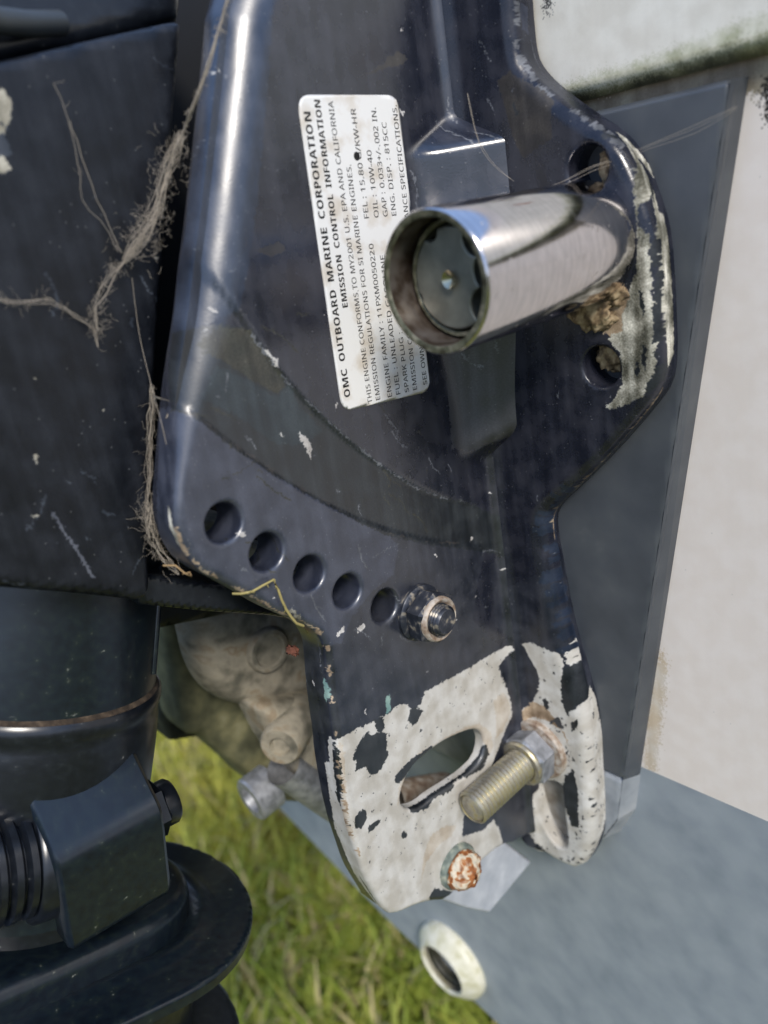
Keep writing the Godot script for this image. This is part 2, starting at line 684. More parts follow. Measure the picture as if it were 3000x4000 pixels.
func _ready() -> void:
	rng.seed = 11
	# camera
	var cam := Camera3D.new()
	cam.name = "camera"
	cam.near = 0.02
	cam.far = 400.0
	var lens := CameraAttributesPhysical.new()
	lens.frustum_focal_length = 17.967
	lens.frustum_focus_distance = 0.238
	lens.frustum_near = 0.02
	lens.frustum_far = 400.0
	lens.exposure_aperture = 5.6
	lens.auto_exposure_enabled = false
	cam.attributes = lens
	cam.transform = Transform3D(Basis(Vector3(0.6807, -0.158, -0.7154), Vector3(-0.1606, 0.9205, -0.3561), Vector3(0.7148, 0.3573, 0.6012)).orthonormalized(), Vector3(0.168, 0.85, 0.2115))
	add_child(cam)
	# sky and sun: bright, thin overcast
	var env := Environment.new()
	env.background_mode = Environment.BG_SKY
	var sky := ProceduralSkyMaterial.new()
	sky.sky_top_color = Color(0.50, 0.61, 0.79)
	sky.sky_horizon_color = Color(0.81, 0.855, 0.915)
	sky.sky_curve = 0.12
	sky.ground_bottom_color = Color(0.17, 0.20, 0.11)
	sky.ground_horizon_color = Color(0.30, 0.34, 0.22)
	sky.sky_energy_multiplier = 1.2
	sky.sun_angle_max = 25.0
	env.sky = Sky.new()
	env.sky.sky_material = sky
	env.tonemap_mode = Environment.TONE_MAPPER_LINEAR
	env.tonemap_exposure = 1.17
	env.sdfgi_enabled = true
	env.ssao_enabled = true
	env.ssil_enabled = true
	var we := WorldEnvironment.new()
	we.name = "world_environment"
	we.environment = env
	add_child(we)
	var sun := DirectionalLight3D.new()
	sun.name = "sun"
	sun.light_color = Color(1.0, 0.975, 0.945)
	sun.light_energy = 1.0
	sun.light_angular_distance = 15.0
	sun.shadow_enabled = true
	sun.look_at_from_position(Vector3(0.70, 0.70, 0.42) * 10.0, Vector3.ZERO)
	add_child(sun)

	make_materials()
	build_ground()
	build_boat()
	build_pad()
	build_bracket()
	build_label()
	build_lock()
	build_fasteners()
	build_motor()
	build_inner_casting()
	build_webs()

func make_materials() -> void:
	M.dark = speckled(0.055, [[0.0, Color(0.050, 0.062, 0.085)], [0.55, Color(0.075, 0.088, 0.11)], [0.80, Color(0.10, 0.115, 0.135)], [0.88, Color(0.15, 0.16, 0.17)], [0.92, Color(0.36, 0.36, 0.35)], [1.0, Color(0.55, 0.55, 0.52)]], 3, 9.0, 0.30, 0.0, 0.004, 5)
	M.dark.clearcoat_enabled = true
	M.dark.clearcoat = 0.35
	M.dark.clearcoat_roughness = 0.22
	M.blue = speckled(0.050, [[0.0, Color(0.045, 0.065, 0.095)], [0.5, Color(0.065, 0.10, 0.13)], [0.80, Color(0.09, 0.125, 0.135)], [0.88, Color(0.16, 0.18, 0.17)], [0.92, Color(0.36, 0.37, 0.35)], [1.0, Color(0.6, 0.6, 0.55)]], 5, 9.0, 0.32, 0.0, 0.003, 5)
	M.blue.clearcoat_enabled = true
	M.blue.clearcoat = 0.4
	M.blue.clearcoat_roughness = 0.2
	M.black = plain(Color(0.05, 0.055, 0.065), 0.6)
	M.beige = speckled(0.014, [[0.0, Color(0.30, 0.295, 0.26)], [0.25, Color(0.42, 0.405, 0.355)], [0.45, Color(0.545, 0.52, 0.46)], [0.62, Color(0.60, 0.575, 0.51)], [0.78, Color(0.53, 0.475, 0.39)], [1.0, Color(0.66, 0.64, 0.59)]], 8, 9.0, 0.8, 0.0, 0.006, 6)
	M.olive = speckled(0.014, [[0.0, Color(0.22, 0.225, 0.16)], [0.4, Color(0.34, 0.34, 0.25)], [0.7, Color(0.45, 0.44, 0.32)], [1.0, Color(0.54, 0.53, 0.42)]], 9, 7.0, 0.7, 0.0, 0.01)
	M.zinc = speckled(0.03, [[0.0, Color(0.45, 0.46, 0.47)], [0.5, Color(0.60, 0.61, 0.63)], [1.0, Color(0.72, 0.73, 0.75)]], 12, 12.0, 0.5, 0.55, 0.008)
	M.anode = speckled(0.012, [[0.0, Color(0.68, 0.70, 0.73)], [0.6, Color(0.76, 0.775, 0.80)], [1.0, Color(0.84, 0.85, 0.87)]], 13, 12.0, 0.5, 0.30, 0.003)
	M.plated = speckled(0.025, [[0.0, Color(0.50, 0.47, 0.40)], [0.4, Color(0.63, 0.61, 0.56)], [0.65, Color(0.68, 0.65, 0.54)], [0.85, Color(0.66, 0.61, 0.42)], [1.0, Color(0.76, 0.74, 0.70)]], 14, 14.0, 0.42, 0.65, 0.003)
	M.washer = speckled(0.03, [[0.0, Color(0.40, 0.30, 0.24)], [0.35, Color(0.60, 0.53, 0.46)], [0.6, Color(0.72, 0.68, 0.63)], [1.0, Color(0.80, 0.78, 0.74)]], 15, 14.0, 0.6, 0.25, 0.008)
	M.rust = speckled(0.028, [[0.0, Color(0.33, 0.20, 0.12)], [0.40, Color(0.55, 0.32, 0.15)], [0.50, Color(0.62, 0.40, 0.22)], [0.56, Color(0.74, 0.68, 0.58)], [0.8, Color(0.78, 0.75, 0.68)], [1.0, Color(0.52, 0.56, 0.52)]], 16, 16.0, 0.85, 0.0, 0.05)
	M.mud = speckled(0.03, [[0.0, Color(0.16, 0.13, 0.10)], [0.35, Color(0.42, 0.35, 0.26)], [0.6, Color(0.62, 0.54, 0.42)], [1.0, Color(0.74, 0.68, 0.56)]], 17, 16.0, 0.95, 0.0, 0.08)
	M.silk = plain(Color(0.64, 0.60, 0.54), 0.9)
	M.silk.backlight_enabled = true
	M.silk.backlight = Color(0.3, 0.29, 0.26)
	M.silk_tan = plain(Color(0.60, 0.50, 0.36), 0.9)
	M.steel = plain(Color(0.92, 0.91, 0.91), 1.0, 1.0)
	# drawn along the sleeve's round: fine rings of polish
	var n := FastNoiseLite.new()
	n.seed = 21
	n.frequency = 0.2
	n.fractal_octaves = 3
	var im := n.get_image(16, 512, false, false, true)
	im.resize(256, 512, Image.INTERPOLATE_BILINEAR)
	var rough := Image.create_empty(256, 512, false, Image.FORMAT_RGB8)
	var blot := FastNoiseLite.new()
	blot.seed = 4
	blot.frequency = 0.03
	for y in 512:
		for x in 256:
			var v := 0.09 + 0.06 * im.get_pixel(x, y).r + 0.05 * blot.get_noise_2d(x, y)
			rough.set_pixel(x, y, Color(v, v, v))
	var skin := Image.create_empty(256, 512, false, Image.FORMAT_RGB8)
	for y in 512:
		for x in 256:
			var v := 0.90 + 0.05 * (im.get_pixel(x, y).r - 0.5) + 0.07 * blot.get_noise_2d(x * 1.7 + 40.0, y * 1.7)
			skin.set_pixel(x, y, Color(v, v * 0.985, v * 0.98))
	for k in 80:
		var x := rng.randi_range(2, 250)
		var y := rng.randi_range(4, 500)
		var tone := rng.randf_range(0.72, 1.0)
		for q in rng.randi_range(1, 9):
			skin.set_pixel(clampi(x + q / 3, 0, 255), clampi(y + q, 0, 511), Color(tone, tone * 0.97, tone * 0.94))
			rough.set_pixel(clampi(x + q / 3, 0, 255), clampi(y + q, 0, 511), Color(0.5, 0.5, 0.5))
	M.steel.albedo_texture = ImageTexture.create_from_image(skin)
	M.steel.roughness_texture = ImageTexture.create_from_image(rough)
	M.steel_rim = speckled(0.03, [[0.0, Color(0.22, 0.20, 0.14)], [0.4, Color(0.38, 0.38, 0.30)], [0.7, Color(0.52, 0.50, 0.42)], [1.0, Color(0.70, 0.66, 0.55)]], 22, 16.0, 0.5, 0.5, 0.01)
	M.steel_in = speckled(0.02, [[0.0, Color(0.34, 0.22, 0.14)], [0.35, Color(0.36, 0.31, 0.27)], [0.6, Color(0.52, 0.48, 0.45)], [1.0, Color(0.62, 0.60, 0.58)]], 23, 10.0, 0.4, 0.8)
	M.steel_disc = speckled(0.02, [[0.0, Color(0.42, 0.42, 0.38)], [0.6, Color(0.52, 0.52, 0.475)], [1.0, Color(0.58, 0.58, 0.53)]], 24, 10.0, 0.42, 0.6)

# ------------------------------------------------------------------ ground
func build_ground() -> void:
	var soil := speckled(0.02, [[0.0, Color(0.16, 0.14, 0.08)], [0.5, Color(0.26, 0.27, 0.11)], [1.0, Color(0.40, 0.36, 0.18)]], 31, 1.6, 0.95, 0.0, 0.5)
	var sheet := PlaneMesh.new()
	sheet.size = Vector2(300, 300)
	var g := put("ground", sheet, soil, self)
	g.set_meta("kind", "structure")
	# one blade: a bent, tapering strip
	var s := stm()
	s.set_smooth_group(0)
	var w := [0.0028, 0.0026, 0.0019, 0.0003]
	var y := [0.0, 0.4, 0.75, 1.0]
	var lean := [0.0, 0.06, 0.22, 0.48]
	for i in 3:
		var q := [Vector3(-w[i], y[i], lean[i]), Vector3(w[i], y[i], lean[i]), Vector3(w[i + 1], y[i + 1], lean[i + 1]), Vector3(-w[i + 1], y[i + 1], lean[i + 1])]
		for e in [0, 2, 1, 0, 3, 2]:
			s.add_vertex(q[e])
	s.generate_normals()
	var mm_ := MultiMesh.new()
	mm_.transform_format = MultiMesh.TRANSFORM_3D
	mm_.use_colors = true
	mm_.mesh = s.commit()
	var n := 90000
	mm_.instance_count = n
	var patch := FastNoiseLite.new()
	patch.seed = 6
	patch.frequency = 2.2
	for i in n:
		var near := i < 62000
		var p := Vector3(rng.randf_range(-1.5, 0.4), 0, rng.randf_range(-0.75, 0.75)) if near else Vector3(rng.randf_range(-4.5, 2.0), 0, rng.randf_range(-3.0, 3.5))
		var v := patch.get_noise_2d(p.x, p.z)
		var tall := rng.randf_range(0.05, 0.13) * (1.0 + 0.5 * v) * (1.0 if near else 1.3)
		var b := Basis(Vector3.UP, rng.randf() * TAU) * Basis(Vector3.RIGHT, rng.randf_range(-0.2, 0.75)) * Basis.from_scale(Vector3(rng.randf_range(0.7, 1.4), tall, tall))
		mm_.set_instance_transform(i, Transform3D(b, p))
		var dry := rng.randf()
		var c := Color(0.27, 0.34, 0.05).lerp(Color(0.60, 0.56, 0.12), clampf(0.5 + v * 0.9 + rng.randf_range(-0.3, 0.3), 0, 1))
		if dry > 0.80:
			c = Color(0.62, 0.53, 0.27) * rng.randf_range(0.6, 1.1)
		mm_.set_instance_color(i, c)
	var grass := MultiMeshInstance3D.new()
	grass.name = "grass"
	grass.multimesh = mm_
	var gm := plain(Color.WHITE, 0.7)
	gm.vertex_color_use_as_albedo = true
	gm.backlight_enabled = true
	gm.backlight = Color(0.8, 0.85, 0.45)
	grass.material_override = gm
	add_child(grass)
	grass.set_meta("kind", "stuff")
	grass.set_meta("label", "short mown grass under the motor, bright where the hull leaves it open")
	grass.set_meta("category", "grass")

# ------------------------------------------------------------------ boat
func build_boat() -> void:
	var boat := thing("boat", "white boat hull with grey bottom paint behind the clamp bracket", "boat", Vector3(-0.08, 0.4, -1.2))
	# white topsides part of the transom
	var z := Zones.new(Rect2(-0.02, 0.56, 0.15, 0.40), 3.0)
	z.fill(mm([-20, 872, 60, 872, 130, 873, 130, 862, 84, 862, 70, 864, -20, 866]), 5)
	z.fill(mm([82, 866, 83.5, 866, 84.3, 858, 83.3, 856]), 4)
	z.fill(mm([43, 641, 47, 641, 50, 665, 53, 690, 51, 696, 47, 680, 44, 660]), 6)
	var white := weathered(z, [
		[Color(0.865, 0.825, 0.785), Color(0.88, 0.845, 0.81), 0.40, 0.2, 0.0, 0.08],
		[Color(0.76, 0.74, 0.72), Color(0.82, 0.80, 0.78), 0.45, 0.2, 0.0, 0.3], [Color(0.7, 0.7, 0.7), Color(0.7, 0.7, 0.7), 0.5, 0.2, 0, 1], [Color(0.7, 0.7, 0.7), Color(0.7, 0.7, 0.7), 0.5, 0.2, 0, 1],
		[Color(0.10, 0.09, 0.08), Color(0.16, 0.15, 0.12), 0.9, 0.3, 0, 1],
		[Color(0.50, 0.45, 0.38), Color(0.60, 0.56, 0.48), 0.8, 0.2, 0.2, 1],
		[Color(0.76, 0.69, 0.59), Color(0.80, 0.76, 0.70), 0.6, 0.2, 0, 0.6]], 41, 0.01, -1, 1.5, 2.5)
	var box := z.box
	var upper := PackedVector2Array([Vector2(-0.9, 0.6405), Vector2(0.75, 0.6405), Vector2(0.80, 0.95), Vector2(-0.95, 0.95)])
	put("transom", flat_sheet(upper, aft_at(0.0), box), white, boat)
	# grey painted bottom
	var grey := speckled(0.012, [[0.0, Color(0.50, 0.535, 0.56)], [0.3, Color(0.535, 0.565, 0.59)], [0.6, Color(0.56, 0.59, 0.61)], [1.0, Color(0.59, 0.615, 0.635)]], 44, 7.0, 0.55, 0.0, 0.01, 5)
	var keel := PackedVector2Array([Vector2(-0.9, 0.602), Vector2(-0.264, 0.4515), Vector2(-0.155, 0.4195), Vector2(-0.030, 0.397), Vector2(0.10, 0.425), Vector2(0.75, 0.585), Vector2(0.75, 0.6405), Vector2(-0.9, 0.6405)])
	put("painted_bottom", hull_shape(keel, 2.6), grey, boat)
	var sides := PackedVector2Array([Vector2(-0.95, 0.95), Vector2(-0.9, 0.6405), Vector2(0.75, 0.6405), Vector2(0.80, 0.95)])
	put("topsides", hull_shape(sides, 2.6, 0.003), white, boat)
	# moulded lip across the top of the transom
	var z2 := Zones.new(Rect2(-0.02, 0.86, 0.13, 0.09), 5.0)
	z2.fill(mm([-20, 877, 30, 875, 60, 876, 85, 878, 110, 880, 110, 860, -20, 860]), 1)
	z2.fill(mm([-20, 873, 25, 872.4, 50, 872.2, 70, 873, 90, 874, 110, 875, 110, 860, -20, 860]), 2)
	z2.fill(mm([42, 906, 44, 907, 45, 901, 46, 898, 45, 893.5, 43.5, 893.5, 43, 897, 42, 900]), 3)
	z2.fill(mm([13, 896, 15.5, 900, 16, 906, 14.5, 906]), 4)
	z2.fill(mm([27, 893.5, 28.6, 894.5, 28.4, 898.6, 27.2, 899]), 4)
	var lipm := weathered(z2, [
		[Color(0.83, 0.81, 0.76), Color(0.87, 0.855, 0.81), 0.42, 0.2, 0.0, 0.2],
		[Color(0.66, 0.66, 0.55), Color(0.80, 0.79, 0.72), 0.5, 0.2, 0.05, 0.7],
		[Color(0.36, 0.37, 0.30), Color(0.56, 0.57, 0.45), 0.85, 0.3, 0.2, 1.2],
		[Color(0.42, 0.20, 0.13), Color(0.58, 0.34, 0.24), 0.8, 0.25, 0, 1],
		[Color(0.08, 0.08, 0.09), Color(0.15, 0.15, 0.15), 0.8, 0.3, 0, 1]], 47, 0.03, -1, 1.0, 2.6)
	var lip := PackedVector2Array([Vector2(-0.5, 0.8705), Vector2(0.62, 0.8705), Vector2(0.62, 0.90), Vector2(0.62, 0.93), Vector2(-0.5, 0.93)])
	put("transom_lip", cast(aft_at(0.0062), lip, [], func(_p): return 0.004, 0.001, 0.03, 0.004, null, z2.box)[0], lipm, boat)
	# drain plug: a white collar with a dark threaded bore
	var axis := Transform3D(Basis(Vector3.RIGHT, Vector3(0, 0, 1), Vector3(0, -1, 0)), Vector3(-0.0895, 0.433, 0.0))
	var plug := put("drain_collar", turned(PackedVector2Array([Vector2(0.0245, 0.0), Vector2(0.0245, 0.0035), Vector2(0.0241, 0.0048), Vector2(0.0232, 0.0058), Vector2(0.0212, 0.0078), Vector2(0.0180, 0.0102), Vector2(0.0172, 0.0110), Vector2(0.0163, 0.0114), Vector2(0.0156, 0.0110), Vector2(0.0152, 0.0096)])), speckled(0.02, [[0.0, Color(0.62, 0.60, 0.42)], [0.35, Color(0.78, 0.77, 0.68)], [1.0, Color(0.86, 0.85, 0.80)]], 49, 14.0, 0.45), boat, axis)
	plug.set_meta("label", "white plastic drain collar with a dark bore on the grey bottom")
	put("drain_bore", turned(PackedVector2Array([Vector2(0.0, -0.022), Vector2(0.0153, -0.022)]), 32), plain(Color(0.03, 0.035, 0.03), 0.8), plug, axis)
	var rings := PackedVector2Array()
	for i in 8:
		rings.append(Vector2(0.0140, -0.0215 + (7 - i) * 0.0042))
		rings.append(Vector2(0.0152, -0.0236 + (7 - i) * 0.0042))
	put("drain_thread", turned(rings, 40), speckled(0.03, [[0.0, Color(0.07, 0.08, 0.05)], [1.0, Color(0.24, 0.23, 0.15)]], 50, 12.0, 0.6), plug, axis)

func flat_sheet(poly: PackedVector2Array, frame: Transform3D, box: Rect2) -> ArrayMesh:
	var s := stm()
	var t := Geometry2D.triangulate_polygon(poly)
	for i in range(0, t.size(), 3):
		var a := poly[t[i]]
		var b := poly[t[i + 1]]
		var c := poly[t[i + 2]]
		var q := [a, b, c] if (b - a).cross(c - a) < 0.0 else [a, c, b]
		for p in q:
			s.set_normal(frame.basis.z)
			s.set_uv(Vector2((p.x - box.position.x) / box.size.x, 1.0 - (p.y - box.position.y) / box.size.y))
			s.add_vertex(frame * Vector3(p.x, p.y, 0))
	return s.commit()

# a transom outline carried forward along the boat; the aft face closed unless sunk
func hull_shape(poly: PackedVector2Array, length: float, sunk := 0.0) -> ArrayMesh:
	var s := stm()
	s.set_smooth_group(-1)
	var t := Geometry2D.triangulate_polygon(poly)
	for z in ([-sunk, -length] if sunk == 0.0 else [-length]):
		for i in range(0, t.size(), 3):
			var a := poly[t[i]]
			var b := poly[t[i + 1]]
			var c := poly[t[i + 2]]
			var q := [a, b, c] if ((b - a).cross(c - a) < 0.0) == (z > -1.0) else [a, c, b]
			for p in q:
				s.set_uv(Vector2(0.3, 0.02))
				s.add_vertex(Vector3(p.x, p.y, z))
	var area := 0.0
	for i in poly.size():
		area += poly[i].cross(poly[(i + 1) % poly.size()])
	for i in poly.size():
		var a := poly[i]
		var b := poly[(i + 1) % poly.size()]
		if area < 0.0:
			var c := a
			a = b
			b = c
		var q := [Vector3(a.x, a.y, -sunk), Vector3(b.x, b.y, -sunk), Vector3(b.x, b.y, -length), Vector3(a.x, a.y, -length)]
		for e in [0, 1, 2, 0, 2, 3]:
			s.set_uv(Vector2(0.3, 0.02))
			s.add_vertex(q[e])
	s.generate_normals()
	return s.commit()

# ------------------------------------------------------------------ transom pad
func build_pad() -> void:
	var pad := thing("transom_pad", "dark grey plastic transom pad between bracket and white transom", "pad", Vector3(-0.08, 0.6, 0.0))
	var dark := speckled(0.010, [[0.0, Color(0.245, 0.26, 0.28)], [0.5, Color(0.28, 0.295, 0.315)], [0.85, Color(0.305, 0.32, 0.335)], [1.0, Color(0.345, 0.355, 0.365)]], 51, 8.0, 0.42, 0.0, 0.004, 5)
	var pts := mm([78.1,866.7,58,751.9,37.9,637])
	var right := pts[0]
	var low := pts[2]
	var o := PackedVector2Array([right + Vector2(0.0002, 0.0), low + Vector2(0.0002, 0), Vector2(-0.198, low.y), Vector2(-0.238, right.y), ])
	put("pad_board", cast(aft_at(PAD), o, [], func(_p): return 0.0016, 0.001, 0.0075, 0.002, null, Rect2(0, 0, 1, 1))[0], dark, pad)
	# bevelled right-hand edge strip
	var s := stm()
	s.set_smooth_group(-1)
	var w := 0.0022
	var q := [Vector3(right.x - 0.0004, right.y, PAD - 0.00035), Vector3(low.x - 0.0004, low.y, PAD - 0.00035), Vector3(low.x + 0.0028, low.y, 0.0), Vector3(right.x + 0.0008, right.y, 0.0)]
	for e in [0, 2, 1, 0, 3, 2]:
		s.add_vertex(q[e])
	s.generate_normals()
	put("edge_bevel", s.commit(), dark, pad)
	var foot := mm([37.9,637,34.5,615.3,27.6,600.4])
	var light := speckled(0.014, [[0.0, Color(0.44, 0.46, 0.48)], [0.5, Color(0.55, 0.57, 0.59)], [1.0, Color(0.62, 0.63, 0.64)]], 52, 8.0, 0.55, 0.0, 0.01)
	var f := PackedVector2Array([low + Vector2(0.0001, -0.0002), foot[1] + Vector2(0.0, 0), foot[2] + Vector2(-0.001, 0), Vector2(-0.185, foot[2].y), Vector2(-0.198, low.y)])
	var fo := put("painted_foot", cast(aft_at(PAD - 0.0003), f, [], func(_p): return 0.0022, 0.001, 0.0072, 0.002, null, Rect2(0, 0, 1, 1))[0], light, pad)
	fo.set_meta("label", "lower end of the pad painted light grey")
	s = stm()
	s.set_smooth_group(-1)
	q = [Vector3(low.x - 0.0006, low.y - 0.0003, PAD - 0.0008), Vector3(foot[1].x - 0.0006, foot[1].y, PAD - 0.0008), Vector3(foot[2].x - 0.0012, foot[2].y + 0.0004, PAD - 0.0008), Vector3(foot[2].x + 0.0030, foot[2].y + 0.002, 0.0), Vector3(foot[1].x + 0.0036, foot[1].y + 0.003, 0.0), Vector3(low.x + 0.0030, low.y - 0.0003, 0.0)]
	for e in [0, 4, 1, 0, 5, 4, 1, 3, 2, 1, 4, 3]:
		s.add_vertex(q[e])
	s.generate_normals()
	put("foot_bevel", s.commit(), light, pad)

# ------------------------------------------------------------------ clamp bracket
const DARKS := 9

func paint_rows() -> Array:
	return [
		[Color(0.105, 0.115, 0.155), Color(0.165, 0.170, 0.205), 0.28, 0.55, 0.7, 0.6],   # 0 glossy upper paint
		[Color(0.165, 0.183, 0.235), Color(0.232, 0.248, 0.30), 0.40, 0.62, 0.7, 0.5],     # 1 dull lower paint
		[Color(0.065, 0.085, 0.105), Color(0.115, 0.135, 0.15), 0.44, 0.50, 0.3, 0.9],    # 2 rubbed arc
		[Color(0.69, 0.67, 0.63), Color(0.77, 0.76, 0.735), 0.60, 0.15, 0.0, 0.4],       # 3 bare, whitened metal
		[Color(0.085, 0.10, 0.12), Color(0.15, 0.165, 0.18), 0.45, 0.55, 0.3, 0.8],       # 4 paint left on it
		[Color(0.36, 0.355, 0.31), Color(0.74, 0.725, 0.67), 0.92, 0.85, 0.9, 3.4],        # 5 crust
		[Color(0.46, 0.385, 0.30), Color(0.66, 0.58, 0.48), 0.85, 0.45, 0.2, 1.5],        # 6 tan stain
		[Color(0.15, 0.14, 0.14), Color(0.215, 0.20, 0.185), 0.55, 0.55, 0.5, 0.8],    # 7 brown dust
		[Color(0.13, 0.135, 0.10), Color(0.18, 0.17, 0.125), 0.60, 0.48, 0.3, 1.6],       # 8 olive scuff
		[Color(0.085, 0.13, 0.155), Color(0.135, 0.175, 0.195), 0.50, 0.5, 0.4, 0.8],        # 9 teal rub
		[Color(0.36, 0.50, 0.49), Color(0.50, 0.61, 0.57), 0.7, 0.6, 0.0, 0.8],           # 10 verdigris
		[Color(0.62, 0.60, 0.58), Color(0.80, 0.79, 0.77), 0.8, 0.75, 0.3, 1.5],          # 11 pale flake
		[Color(0.27, 0.28, 0.30), Color(0.40, 0.41, 0.43), 0.6, 0.5, 0.3, 1.0],           # 12 fine scratch
		[Color(0.115, 0.128, 0.165), Color(0.18, 0.19, 0.225), 0.36, 0.58, 0.7, 0.6],     # 13 lower paint a step darker, gloss falloff by view angle painted in
		[Color(0.66, 0.61, 0.54), Color(0.75, 0.72, 0.67), 0.75, 0.16, 0.1, 0.6],         # 14 stained bare metal
		[Color(0.105, 0.135, 0.19), Color(0.15, 0.185, 0.25), 0.38, 0.55, 0.8, 0.6],      # 15 clean metallic blue paint, sky highlight painted into its colour
		[Color(0.155, 0.16, 0.18), Color(0.215, 0.215, 0.235), 0.55, 0.56, 0.5, 1.2],     # 16 dusty paint
	]

func plate_height(p: Vector2) -> float:
	var z := -p.x
	var y := p.y
	var r := 0.006
	var f := 0.0
	var c := FLANGE + r - z
	if c > 0.0:
		c = minf(c, r * 0.72)
		f = r - sqrt(r * r - c * c)
	var g := gusset_height(p)
	var v := smax(f, g, 0.006) if g > -0.007 else f
	# the arc that the trim arm has rubbed is let into the face between the upper and the dull lower part
	var below := smoothstep(0.2285, 0.2300, p.distance_to(Vector2(0.0614, 0.9479)))
	var above := smoothstep(0.1676, 0.1661, p.distance_to(Vector2(0.0464, 0.9016)))
	return v - 0.0008 * (1.0 - maxf(below, above)) * smoothstep(0.705, 0.73, y) * smoothstep(0.026, 0.034, z)

func gusset_height(p: Vector2) -> float:
	var z := -p.x
	var y := p.y
	var bevel := (0.0360 - 0.0060 * smoothstep(0.835, 0.78, y) - z) * 0.975
	var top := (0.8735 - y) * 2.1 - (z - FLANGE)
	var bottom := (y - 0.7695) * 2.2
	return smin(smin(bevel, top, 0.0026), bottom, 0.012)

